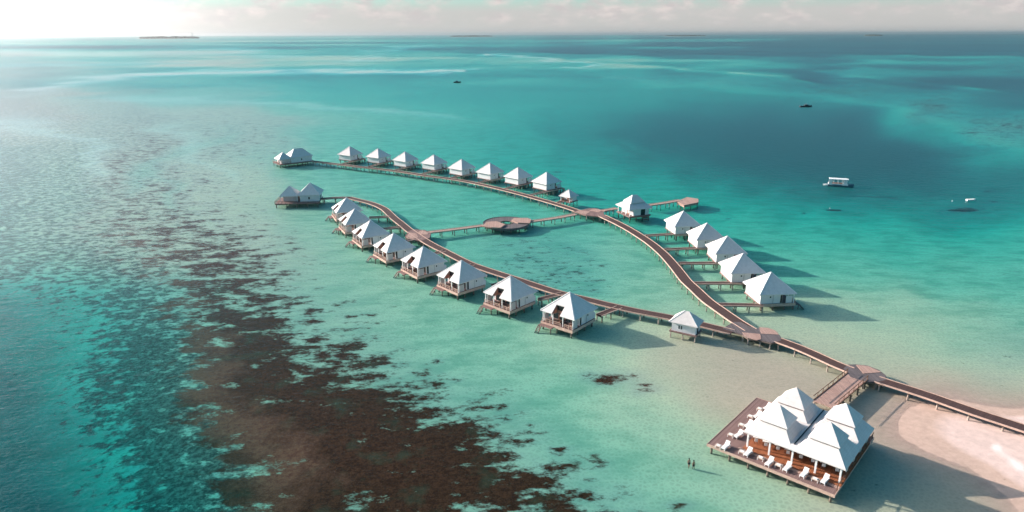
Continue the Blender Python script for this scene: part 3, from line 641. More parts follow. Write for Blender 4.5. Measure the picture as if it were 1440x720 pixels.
Bl = ['villa with a roof notch and brown terrace seats, nearest the camera in the left row',
      'second villa of the left row counted from the small square kiosk',
      'third villa of the left row counted from the small kiosk, brown seats on its terrace',
      'fourth villa of the left row counted from the small kiosk',
      'fifth villa of the left row, in front of the eight-sided junction platform',
      'sixth villa of the left row, its roof edge overlapped by the fifth',
      'seventh villa of the left row, second from the twin-roof villa',
      'eighth and last villa of the left row, beside the footbridge to the twin-roof villa']
for (x, y, a), l in zip(Bp, Bl): place_villa(x, y, a+180, l, 'villas of the near left row')
Ap = [at(*p, 8.45) for p in ((491.5,205.5),(531.5,208.5),(569.5,213),(610,217),(649,223.5),(689,229),(728.5,235),(768.7,241.8))]
for i, p in enumerate(Ap):
    place_villa(p.x, p.y, [58,56,54,52,50,48,45,42][i], ['villa at the left end of the far row, next to the lone long-roofed villa','second villa from the left in the far row','third villa from the left in the far row','fourth villa from the left in the far row','fifth villa from the left in the far row','sixth villa from the left in the far row','seventh villa from the left in the far row','eighth villa of the far row, beside the small open kiosk'][i], 'villas of the far row')
Cp = [(57.6,222.6,9),(61.3,207.2,4.8),(63.4,192.8,1.5),(62.6,176,3.3),(64.6,160.6,6)]
for (x, y, a), l in zip(Cp, ['farthest villa of the right row, closest to the arrival pavilion','second villa of the right row counted from the arrival pavilion','middle villa of the right row of five','fourth villa of the right row, just behind the nearest one','nearest and fully visible villa of the right row, with a dark doorway facing the camera']):
    place_villa(x, y, a, l, 'villas of the right row')

# link walkways
def link(px, label, group, width=1.5, z=ZD-.02, every=3.2):
    return walkway('link_walkway', px, label, 'footbridge', width, z, every, group, curb=True, m='deck', start=.8)
for (a, b), w in zip((((1011,428),(1073,429)),((975,398),(1044,397.5)),((955,370),(1012,369.5)),((935,350.5),(992.5,348)),((909,331),(967,327.5))), ('nearest','fourth','middle','second','farthest')):
    link([a, b], 'narrow footbridge running level to the '+w+' villa of the right row', 'footbridges to the right row villas')
for i, (a, b) in enumerate((((871,431.7),(842,443)),((791.7,412.5),(759,420.5)),((720,394),(693,401)),((665,372),(637,380)),((625,352.5),(602,359)),((592,334.5),(566,339)),((565,318.5),(536,322)),((548,304.5),(519,305.5)))):
    link([a, b], 'narrow footbridge to the '+ORD[i]+' villa of the left row counted from the kiosk', 'footbridges to the left row villas')
for i, (a, b) in enumerate((((483,230.2),(513,222.5)),((519,234.2),(552,225.5)),((557,239),(590,230.5)),((593,244.8),(630,236)),((632.5,250.8),(667,241)),((670,257.4),(707,248.5)),((709,265.5),(750,256)),((744,274.5),(792,264)))):
    link([a, b], 'narrow slanting footbridge to the '+ORD[i]+' villa from the left in the far row', 'footbridges to the far row villas')
link([(785,284.5),(797,281.5)], 'very short footbridge to the small open kiosk of the far row', 'footbridges to the far row villas')

# small kiosks
def kiosk(loc, ang, hx, hy, ez, az, ridge, label, openside):
    k = empty('kiosk', loc, ang, label, 'kiosk')
    MB().box(-hx+.2, hx-.2, -hy+.2, hy-.2, 1.3, 1.6).build('deck', M['deck_obj'], k)
    for x in (-hx+.5, 0, hx-.5):
        for y in (-hy+.5, hy-.5): mk_pile((x, y), k, .15, 1.3, -1.5, m='paleile')
    if openside:
        MB().box(-.3, hx-.7, -hy+.7, hy-.7, 1.6, ez+.1).build('wall', M['wall'], k)
        for y in (-hy+.7, hy-.7): MB().box(-hx+.6, -hx+.8, y-.1, y+.1, 1.6, ez+.1).build('post', M['white'], k)
        MB().box(-hx+.7, -.3, hy-.8, hy-.7, 1.6, 2.5).build('railing', M['beam'], k)
        MB().box(-.36, -.3, -1, .6, 1.6, 3.1).build('door', M['redwood'], k)
    else:
        MB().box(-hx+.6, hx-.6, -hy+.6, hy-.6, 1.6, ez+.1).build('wall', M['wall'], k)
        for x in (-1.0, -.45): MB().box(x-.14, x+.14, -hy+.56, -hy+.6, 2.3, 3.1).build('window', M['glass'], k)
        MB().box(hx-.6, hx-.56, -.5, .5, 1.6, 3.2).build('door', M['dark'], k)
    hip_roof(MB(), hx, hy, ez, az, ridge).build('roof', M['roof'], k)
    mb = MB()
    for sx in (-1, 1):
        for sy in (-1, 1): mb.bar((sx*hx, sy*hy, ez+.03), (sx*ridge, 0, az+.04), .16, .06)
    mb.build('ridge_cap', M['white'], k)
    return k
kiosk((22.8,267.3,0), R(48), 2.9, 2.9, 3.5, 6.1, 0, 'small square kiosk with an open porch at the right end of the far row', True)
kiosk((39.0,140.9,0), R(-32), 3.3, 2.25, 3.8, 6.2, .5, 'small square white kiosk with two narrow windows beside the wedge-shaped junction', False)

# arrival pavilion: two-tier roof
a = empty('arrival_pavilion', (45.3,246.6,0), R(22), 'white arrival pavilion with a stepped two-tier roof on the jetty', 'pavilion')
MB().box(-4.6, 4.6, -4.6, 4.6, 1.3, 1.62).build('deck', M['deck_obj'], a)
for x in (-4, -1.3, 1.3, 4):
    for y in (-4, 0, 4): mk_pile((x, y), a, .19, 1.3, -3.2)
MB().box(-2.6, 4.0, -3.9, 3.9, 1.62, 4.3).build('wall', M['wall'], a)
MB().box(.6, 2.4, -3.96, -3.9, 1.62, 3.8).build('doorway', M['dark'], a)
mb = MB().box(.4, 2.6, -6.0, -4.6, 1.0, 1.2).box(.6, 2.4, -6.8, -6.0, .5, .7); mb.build('landing_stage', M['brown'], a)
MB().box(-2.66, -2.6, -1.8, .2, 1.62, 3.5).build('doorway', M['redwood'], a)
MB().box(-2.7, -2.66, -1.2, -.3, 2.2, 3.2).build('notice_board', M['white'], a)
for y in (-4, -1.3, 1.3, 4): MB().box(-4.3, -4.1, y-.1, y+.1, 1.62, 4.3).build('post', M['white'], a)
hip_roof(MB(), 5.0, 5.0, 4.25, 7.4, 1.3).build('roof', M['roof'], a)
u = hip_roof(MB(), 3.1, 2.7, 6.15, 8.6, .9).build('upper_roof', M['roof'], a)
mb = MB()
for sx in (-1, 1):
    for sy in (-1, 1): mb.bar((sx*5, sy*5, 4.28), (sx*1.6, 0, 7.3), .2, .06)
mb.build('ridge_cap', M['white'], a)
jb = MB()
for y in (-4.3, 0, 4.3): jb.box(-4.4, 4.4, y-.12, y+.12, 1.0, 1.29)
jb.build('joist', M['pile'], a)

# twin-roof villas at the two tips
def twin_villa(loc, ang, label, main, sec, terr):
    v = empty('twin_roof_villa', loc, ang, label, 'villa', 'villas at the tips of the boardwalks')
    mx, my, mh, mhy, maz, ridge = main; sx, sy, sh, saz = sec
    x0, x1, y0, y1 = terr
    MB().box(x0, x1, y0, y1, 1.35, 1.62).build('deck', M['deck_obj'], v)
    rl = MB().box(x0, x0+.08, y0, y1, 2.5, 2.62).box(x0, min(sx+sh, x1)-1, y0, y0+.08, 2.5, 2.62)
    k = y0+.1
    while k < y1: rl.box(x0, x0+.1, k-.05, k+.05, 1.62, 2.5); k += 1.4
    k = x0+.1
    while k < sx+sh-1: rl.box(k-.05, k+.05, y0, y0+.1, 1.62, 2.5); k += 1.4
    rl.build('railing', M['redwood'], v)
    nx_ = 5
    for i in range(nx_):
        for y in (y0+.5, (y0+y1)/2, y1-.5): mk_pile((x0+.5+(x1-x0-1)*i/(nx_-1), y), v, .19, 1.35, -2.2)
    MB().box(mx-mh+.7, mx+mh-.7, my-mhy+.7, my+mhy-.7, 1.62, 4.35).build('wall', M['wall'], v)
    MB().box(mx-.4, mx+.2, my-mhy+.64, my-mhy+.7, 2.5, 3.4).build('window', M['dark'], v)
    MB().box(mx+mh-.7, mx+mh-.64, my-1.2, my+.6, 1.62, 3.9).build('door', M['dark'], v)
    hip_roof(MB(), mh, mhy, 4.3, maz, ridge, cx=mx, cy=my).build('roof', M['roof'], v)
    MB().box(sx-sh+1.4, sx+sh-.3, sy-sh+1.0, sy+sh-.7, 1.62, 4.0).build('wall', M['wall2'], v)
    MB().box(sx-sh+1.34, sx-sh+1.4, sy-1, sy+1, 1.62, 3.6).build('glass_door', M['glass'], v)
    for px_, py_ in ((sx-sh+.5, sy-sh+.5), (sx-sh+.5, sy+sh-.5), (sx+sh-.5, sy-sh+.5)): MB().box(px_-.1, px_+.1, py_-.1, py_+.1, 1.62, 4.0).build('post', M['white'], v)
    hip_roof(MB(), sh, sh, 3.95, saz, cx=sx, cy=sy).build('second_roof', M['roof'], v)
    jb = MB()
    for y in (y0+.5, y1-.5): jb.box(x0+.2, x1-.2, y-.12, y+.12, 1.05, 1.34)
    jb.build('joist', M['pile'], v)
    return v
twin_villa((-84.5,268.6,0), R(6), 'villa with two peaked roofs side by side and a reddish terrace, at the near tip', (3.4,1.6,4.4,4.9,8.5,0), (-4.6,.9,3.7,7.6), (-9.6,7.4,-5.4,5.8))
twin_villa((-114.5,357.5,0), R(38), 'villa with a long bluish hipped roof, alone at the far left tip', (2.6,0,6.2,4.6,8.2,2.2), (-6.0,-.8,3.6,7.2), (-9.8,9.0,-5.2,5.2))
walkway('walkway', [(420,225),(437,226.3)], 'short wide landing in front of the long-roofed villa at the far left tip', 'landing', 4.0, every=3, m='deck_grey')

# ------------------------------------------------------------------ restaurant
RA = R(-41.5); RC = Vector((45.6, 96.9, 0))
rs = empty('restaurant_pavilion', RC, RA, 'large white restaurant pavilion with four joined peaked roofs on a square wooden deck', 'restaurant')
hd = 9.85
MB().box(-hd, hd, -hd, hd, 1.34, 1.6).build('deck', M['deck_obj'], rs)
MB().box(-hd-.1, hd+.1, -hd-.1, -hd, 1.2, 1.66).box(-hd-.1, hd+.1, hd, hd+.1, 1.2, 1.66).box(-hd-.1, -hd, -hd, hd, 1.2, 1.66).box(hd, hd+.1, -hd, hd, 1.2, 1.66).build('fascia', M['beam'], rs)
for i in range(7):
    for j in range(7):
        if i in (0, 6) or j in (0, 6) or (i % 2 == 0 and j % 2 == 0): mk_pile((-9.3+3.1*i, -9.3+3.1*j), rs, .19, 1.34, -1.2)
jb = MB()
for i in range(7): jb.box(-9.3+3.1*i-.12, -9.3+3.1*i+.12, -9.7, 9.7, 1.06, 1.33)
jb.build('joist', M['pile'], rs)
# roof rectangle in the deck's frame
q = Vector((47.6, 95.5, 0))-RC; cx = q.x*cos(-RA)-q.y*sin(-RA); cy = q.x*sin(-RA)+q.y*cos(-RA)
HX, HY, EZr, AZr = 7.75, 7.35, 4.5, 9.25
MB().box(cx-HX+.3, cx+HX-.2, cy-HY-.35, cy+HY-.3, 1.603, 1.78).build('floor', M['floor'], rs)
MB().box(cx-HX-.3, cx+HX-.2, cy-HY-.95, cy-HY-.36, 1.603, 1.70).build('step', M['deck_pink'], rs)
sl = (AZr-EZr-.3)/(HX/2)
for ix in (-1, 1):
    for iy in (-1, 1):
        ax, ay = cx+ix*HX/2, cy+iy*HY/2
        hip_roof(MB(), HX/2, HY/2, EZr, EZr+4.15, cx=ax, cy=ay, th=.16).build('lower_roof', M['roof'], rs)
        hip_roof(MB(), HX/4+.38, HY/4+.38, EZr+2.3, AZr, cx=ax, cy=ay, th=.12).build('upper_roof', M['roof'], rs)
        MB().box(ax-HX/4-.12, ax+HX/4+.12, ay-HY/4-.12, ay+HY/4+.12, EZr+1.5, EZr+2.17).build('eave_shade_band', M['brown'], rs)  # brown band added to draw the dark shade line below the upper eave
# skirt that ties the four pyramids together above the eaves, with the dark gutters between them
g = .62; s1 = 4.15/(HX/2)
mb = MB(); e = g/s1; z0 = EZr-.01
mb.add([(cx-HX, cy-HY, z0), (cx+HX, cy-HY, z0), (cx+HX, cy+HY, z0), (cx-HX, cy+HY, z0), (cx-HX+e, cy-HY+e, z0+g), (cx+HX-e, cy-HY+e, z0+g), (cx+HX-e, cy+HY-e, z0+g), (cx-HX+e, cy+HY-e, z0+g)],
       [(0, 1, 5, 4), (1, 2, 6, 5), (2, 3, 7, 6), (3, 0, 4, 7), (4, 5, 6, 7), (3, 2, 1, 0)])
mb.build('roof_skirt', M['roof'], rs)
MB().box(cx-.10, cx+.10, cy-HY+e+.1, cy+HY-e-.1, z0+g+.005, z0+g+.10).build('gutter', M['dark'], rs)
for i in range(5):
    for j in range(5):
        if i in (0, 4) or j in (0, 4):
            x = cx-HX+.7+(2*HX-1.4)*i/4; y = cy-HY+.5+(2*HY-1.0)*j/4
            MB().box(x-.13, x+.13, y-.13, y+.13, 1.78, EZr+.02).build('post', M['white'], rs)
MB().box(cx-2.0, cx+5.0, cy+1.0, cy+4.2, 1.781, 4.4).build('inner_room', M['wall2'], rs)
MB().box(cx-4.0, cx-2.9, cy-.5, cy+4.2, 1.781, 2.9).build('counter', M['brown'], rs)
rl = MB().box(hd-.1, hd, -hd+1, hd, 2.5, 2.6)
for k in range(11): rl.box(hd-.12, hd-.02, -hd+1.2+k*1.8, -hd+1.3+k*1.8, 1.6, 2.5)
rl.build('railing', M['brown'], rs)

# footbridge from the platform to the restaurant
w, _ = walkway('walkway', [(1206,529),(1158,568.5)], 'wide reddish footbridge with dark side rails from the round-backed platform down to the restaurant', 'footbridge', 3.6, every=3.4, m='deck_pink', curb=False)
pp = [at(1206,529,ZD)-Vector((w.location.x, w.location.y, 0)), at(1158,568.5,ZD)-Vector((w.location.x, w.location.y, 0))]
for s_ in (-1, 1):
    d = (pp[1]-pp[0]).normalized(); k = Vector((-d.y, d.x, 0))*1.9*s_; rl = MB(); rl.bar(pp[0]+k+Vector((0, 0, .95)), pp[1]+k+Vector((0, 0, .95)), .10, .10)
    ln = (pp[1]-pp[0]).length; t = .3
    while t < ln: p = pp[0]+d*t+k; rl.box(p.x-.05, p.x+.05, p.y-.05, p.y+.05, ZD-.1, ZD+.95); t += 2.2
    rl.build('railing', M['brown'], w)
    rb = MB(); rb.bar(pp[0]+k+Vector((0, 0, -.02)), pp[1]+k+Vector((0, 0, -.02)), .16, .22); rb.build('edge_beam', M['brown'], w)

# furniture of the restaurant deck
def make_lounger():
    o = empty('sun_lounger', (0,0,0), 0, 'x', 'sun lounger', 'white loungers on the restaurant deck')
    fr = MB().box(-.38, .38, -.95, .95, .30, .38)
    fr.build('frame', M['white'], o, bevel=.02)
    for x in (-.32, .32):
        for y in (-.85, .8): MB().box(x-.04, x+.04, y-.04, y+.04, 0, .30).build('leg', M['white'], o)
    MB().box(-.35, .35, -.92, .25, .383, .50).build('cushion', M['fabric'], o, bevel=.04)
    MB().add([(-.35, .26, .40), (.35, .26, .40), (.35, .86, .95), (-.35, .86, .95), (-.35, .20, .50), (.35, .20, .50), (.35, .78, 1.05), (-.35, .78, 1.05)],
             [(0, 1, 2, 3), (7, 6, 5, 4), (0, 4, 5, 1), (1, 5, 6, 2), (2, 6, 7, 3), (3, 7, 4, 0)]).build('backrest', M['fabric'], o)
    return o
def make_lowtable():
    o = empty('low_table', (0,0,0), 0, 'x', 'low table', 'low beige tables beside the loungers')
    MB().box(-.5, .5, -.42, .42, .36, .44).build('table_top', M['beige'], o, bevel=.015)
    for x in (-.42, .42):
        for y in (-.34, .34): MB().box(x-.04, x+.04, y-.04, y+.04, 0, .36).build('leg', M['white'], o)
    MB().box(-.3, .3, -.25, .25, .442, .52).build('folded_towel', M['fabric'], o, bevel=.02)
    return o
def make_table():
    o = empty('dining_table', (0,0,0), 0, 'x', 'table', 'white dining tables along the front of the restaurant')
    MB().box(-.55, .55, -.45, .45, .72, .78).build('table_top', M['fabric'], o, bevel=.02)
    MB().box(-.5, .5, -.40, .40, .64, .72).build('apron', M['brown'], o)
    for x in (-.45, .45):
        for y in (-.36, .36): MB().box(x-.04, x+.04, y-.04, y+.04, 0, .64).build('leg', M['brown'], o)
    return o
def make_chair():
    o = empty('dining_chair', (0,0,0), 0, 'x', 'chair', 'white dining chairs under the restaurant roof')
    MB().box(-.25, .25, -.25, .25, .42, .50).build('seat', M['fabric'], o, bevel=.02)
    MB().box(-.25, .25, .22, .29, .50, 1.0).build('backrest', M['fabric'], o, bevel=.02)
    for x in (-.21, .21):
        for y in (-.21, .21): MB().box(x-.03, x+.03, y-.03, y+.03, 0, .42).build('leg', M['brown'], o)
    return o
LG = make_lounger(); LT = make_lowtable(); DT = make_table(); DC = make_chair()
first = {}
def put(o, loc, rz, label):
    if o.name not in first: first[o.name] = 1; o.location = loc; o.rotation_euler.z = rz; o['label'] = label; return o
    return repeat(o, loc, rz, label)
front = [(1020.5,628),(1052,637),(1082,650.5),(1107,658),(1131,666.5),(1160,675.5)]
side = [(1038.5,612),(1052.5,598),(1065,585),(1079,573.5)]
fl = ['white lounger at the left corner of the restaurant deck, on the front edge','second white lounger from the left along the front edge of the restaurant deck','third white lounger from the left along the front edge','fourth white lounger from the left along the front edge','fifth white lounger from the left along the front edge','white lounger nearest the lower right corner of the restaurant deck']
for p, l in zip(front, fl): v = at(*p, 1.9); put(LG, (v.x, v.y, 1.603), RA+R(-4), l)
for p, l in zip(side, ['white lounger on the left side of the restaurant deck, nearest the front corner','second white lounger up the left side of the restaurant deck','third white lounger up the left side of the restaurant deck','white lounger farthest up the left side of the restaurant deck']):
    v = at(*p, 1.9); put(LG, (v.x, v.y, 1.603), RA+R(-12), l)
for p, l in zip([(1010.5,628),(1043.5,636.5),(1070,645),(1095,655.5),(1146.5,675)], ['beige low table left of the corner lounger','beige low table left of the second front lounger','beige low table left of the third front lounger','beige low table left of the fourth front lounger','wide beige low table left of the last front lounger']):
    v = at(*p, 1.8); put(LT, (v.x, v.y, 1.603), RA, l)
for p, l in zip([(1028,612.5),(1043,598.5),(1055.5,586.5),(1068.5,576)], ['beige low table beside the first lounger of the left side','beige low table beside the second lounger of the left side','beige low table beside the third lounger of the left side','beige low table beside the farthest lounger of the left side']):
    v = at(*p, 1.8); put(LT, (v.x, v.y, 1.603), RA, l)
tabs = [(1060.5,620),(1074,626),(1091,631),(1105,637),(1123,643),(1140,648.5),(1155,655),(1174,661.5)]
for i, p in enumerate(tabs):
    v = at(*p, 2.2); rz = RA+R(18); v = Vector((v.x, v.y, 0))+Vector((sin(-RA), cos(-RA), 0))*1.0
    nm = ORD[i]+' dining table from the left'
    put(DT, (v.x, v.y, 1.783), rz, 'white '+nm+' under the front eave of the restaurant')
    for s_, wd in ((-1, 'near'), (1, 'far')):
        off = Vector((-sin(rz)*s_*.85, cos(rz)*s_*.85, 0))
        put(DC, (v.x+off.x, v.y+off.y, 1.783), rz if s_ > 0 else rz+pi, 'white chair on the '+wd+' side of the '+nm)

# terrace seats of the near villas
def make_seat():
    o = empty('terrace_armchair', (0,0,0), 0, 'x', 'armchair', 'brown armchairs on villa terraces')
    MB().box(-.36, .36, -.36, .36, .12, .42).build('seat', M['brown'], o, bevel=.03)
    MB().box(-.36, .36, .28, .40, .42, .92).build('backrest', M['brown'], o, bevel=.03)
    for x in (-.40, .40): MB().box(x-.06, x+.06, -.36, .36, .10, .62).build('armrest', M['brown'], o, bevel=.02)
    MB().box(-.30, .30, -.30, .26, .423, .50).build('cushion', M['redwood'], o, bevel=.03)
    return o
TS = make_seat()
def in_villa(v, x, y, z):
    a = v.rotation_euler.z; return (v.location.x+x*cos(a)-y*sin(a), v.location.y+x*sin(a)+y*cos(a), z)
for i in range(6):
    v = VILLAS[i]
    for (x, y, r, wd) in ((3.4, 3.1, 60, 'in the front corner'), (3.5, -.4, 95, 'below the roof notch')):
        put(TS, in_villa(v, x, y, 1.663), v.rotation_euler.z+R(r), 'brown armchair '+wd+' on the terrace of the '+ORD[i]+' left-row villa')

# ------------------------------------------------------------------ boats
def hull_mesh(L_, W_, Hh, n=14, sheer=.35, flat=.25):
    mb = MB(); m_ = 7
    for i in range(n+1):
        t = i/n; x = -L_/2+L_*t; wd = W_/2*(1-max(0, (t-.45)/.55)**2.2)*(.82+.18*min(1, t/.2)); top = Hh*(1+sheer*max(0, t-.4)**1.5*2)
        for j in range(m_):
            a_ = j/(m_-1)*pi; yy = cos(a_); zz = sin(a_)**.6
            mb.v.append((x+(.25*(1-zz) if i == n else 0), wd*yy*(1-.0), top*(1-zz)-Hh*.35*zz))
    for i in range(n):
        for j in range(m_-1):
            a_ = i*m_+j; mb.f.append((a_, a_+1, a_+m_+1, a_+m_))
    mb.f.append(tuple(range(m_)))
    for i in range(n): mb.f.append((i*m_, (i+1)*m_, (i+1)*m_+m_-1, i*m_+m_-1))
    return mb
bt = at(1181.5, 262, 0); b = empty('excursion_boat', bt, R(160-180), 'white canopied excursion boat moored in the deep turquoise water', 'boat')
hull_mesh(10.6, 3.4, 1.0).build('hull', M['hull'], b, smooth=False)
MB().box(-4.9, 2.9, -1.62, -1.52, .75, 1.35).box(-4.9, 2.9, 1.52, 1.62, .75, 1.35).box(-5.0, -4.9, -1.6, 1.6, .75, 1.35).build('gunwale', M['white'], b)
cn = MB().prism([(-4.9, -1.7), (2.2, -1.7), (3.1, -.9), (3.1, .9), (2.2, 1.7), (-4.9, 1.7)], 3.25, 3.42); cn.build('canopy', M['white'], b, bevel=.04)
for x in (-4.7, -2.9, -1.1, .7, 2.3):
    for y in (-1.5, 1.5): MB().tube((x, y, 1.0), (x, y, 3.25), .05, n=6).build('canopy_post', M['white'], b)
wc = MB().box(1.2, 2.6, -1.1, 1.1, .95, 2.6); wc.build('wheelhouse', M['white'], b, bevel=.05)
MB().box(2.6, 2.64, -.9, .9, 1.7, 2.4).build('windscreen', M['glass'], b)
for y in (-1.1, 1.1): MB().box(-4.5, .8, y-.28, y+.28, .95, 1.4).build('bench', M['redwood'], b)
MB().box(-4.8, -3.6, -1.72, -1.66, 1.36, 3.2).build('side_curtain', M['fabric'], b)
tb = at(1164.5, 260.5, 0); t = empty('tender', tb, R(170), 'small white tender boat just left of the canopied excursion boat', 'boat')
hull_mesh(4.2, 1.6, .5).build('hull', M['white'], t); MB().box(-.3, .1, -.6, .6, .38, .56).build('thwart', M['beige'], t); MB().box(-2.4, -2.1, -.15, .15, .2, .95).build('outboard_motor', M['darkhull'], t)
db = at(1133, 150.3, 0); d = empty('dark_boat', db, R(5), 'long dark open boat alone in deep water below the reef edge', 'boat')
hull_mesh(11.5, 3.2, 1.1).build('hull', M['darkhull'], d); MB().box(-1.5, 2.0, -1.1, 1.1, .9, 2.1).build('cabin', M['darkhull'], d, bevel=.1); MB().tube((0, 0, 2), (0, 0, 3.4), .06).build('mast', M['metal'], d)
db = at(643, 116.3, 0); d = empty('work_boat', db, R(-6), 'tiny dark boat far out in the pale water above the far villas', 'boat')
hull_mesh(10, 3.4, 1.4).build('hull', M['darkhull'], d); MB().box(-2.2, 1.0, -1.2, 1.2, 1.1, 2.9).build('cabin', M['hull'], d, bevel=.1)
MB().tube((-.5, 0, 2.9), (-.5, 0, 4.4), .08).build('mast', M['metal'], d)
wb = at(1365, 282, 0); d = empty('dinghy', wb, R(4), 'small white dinghy beside a dark patch near the right edge', 'boat')
hull_mesh(3.6, 1.5, .55).build('hull', M['white'], d); MB().box(-.9, -.6, -.6, .6, .42, .6).box(.3, .6, -.6, .6, .42, .6).build('thwart', M['beige'], d)
BY = None
for px, py, l in ((1339,283,'tiny white mooring buoy between the canopied boat and the dinghy'),(1167,293,'tiny white mooring buoy below the canopied excursion boat')):
    p = at(px, py)
    mb = MB(); rg = [(.0, -.14), (.14, -.08), (.18, .02), (.14, .14), (.05, .2), (.03, .36), (0, .38)]
    for r_b, z in rg:
        for i in range(10): mb.v.append((r_b*cos(i*pi/5), r_b*sin(i*pi/5), z))
    for k in range(len(rg)-1):
        for i in range(10): mb.f.append((k*10+i, k*10+(i+1) % 10, (k+1)*10+(i+1) % 10, (k+1)*10+i))
    o = mb.build('mooring_buoy', M['white']); o.location = p; tag(o, l, 'buoy', 'mooring buoys')

# ------------------------------------------------------------------ far islands on the horizon
def island(px, py, wpx, dist, hh, label, name='island', tower=None):
    d = ray(px, 60); d = Vector((d.x, d.y, 0)); u = d.normalized(); dd = dist
    c = Vector((u.x*dd, u.y*dd, 0)); hw = wpx/960*dd/2*1.0*(d.length/FOC)
    side_ = Vector((-u.y, u.x, 0))
    n = 60; mb = MB()
    for i in range(n):
        a_ = 2*pi*i/n; p = c+side_*cos(a_)*hw*1.12+u*sin(a_)*hw*.5; mb.v.append((p.x, p.y, -1))
    for i in range(n):
        a_ = 2*pi*i/n; p = c+side_*cos(a_)*hw+u*sin(a_)*hw*.42; mb.v.append((p.x, p.y, hh*.10))
    mb.f = [(i, (i+1) % n, n+(i+1) % n, n+i) for i in range(n)]+[tuple(range(n, 2*n))]
    tag(mb.build(name, M['isl']), kind='structure')
    # palm canopy: many ragged clumps
    rng = random.Random(int(px)); mb = MB()
    for k in range(150):
        t = rng.uniform(-.9, .9); w_ = (1-t*t)**.5
        q = c+side_*t*hw+u*rng.uniform(-.3, .2)*hw*w_
        rr = hh*rng.uniform(.35, .75); top = hh*rng.uniform(.55, 1.0)*(.55+.45*w_)
        o_ = len(mb.v); m_ = 7
        for j, (fr_, fz) in enumerate(((.8, .08), (1.1, .5), (.8, .85))):
            for i in range(m_):
                a_ = 2*pi*i/m_+j; f_ = rng.uniform(.75, 1.2)
                mb.v.append((q.x+rr*fr_*f_*cos(a_), q.y+rr*fr_*f_*sin(a_), top*fz*rng.uniform(.9, 1.1)))
        mb.v.append((q.x, q.y, top))
        for j in range(2):
            for i in range(m_): mb.f.append((o_+j*m_+i, o_+j*m_+(i+1) % m_, o_+(j+1)*m_+(i+1) % m_, o_+(j+1)*m_+i))
        for i in range(m_): mb.f.append((o_+2*m_+i, o_+2*m_+(i+1) % m_, o_+3*m_))
    o = mb.build('palm_wood', M['leaf']); tag(o, label, 'woodland', kind='stuff')
    if tower is not None:
        p = c+side_*(-tower)*hw; mb = MB()
        t_ = empty('lattice_mast', p, 0, 'thin mast rising from the right end of the wooded island on the horizon', 'mast')
        MB().tube((0, 0, 0), (0, 0, hh*2.2), hh*.16, hh*.09, 6).build('shaft', M['metal'], t_)
        MB().tube((0, 0, hh*2.0), (0, 0, hh*2.15), hh*.22, hh*.22, 8).build('platform', M['metal'], t_)
island(240, 50, 60, 15000, 50, 'dark palm wood on the largest island of the horizon, left', tower=.72)
island(663, 48, 58, 20000, 42, 'low dark palm wood on the island in the middle of the horizon')
island(963, 46, 50, 20000, 38, 'low palm wood on the island right of the middle of the horizon')
island(1227, 44, 16, 20000, 42, 'very small palm wood near the right end of the horizon')

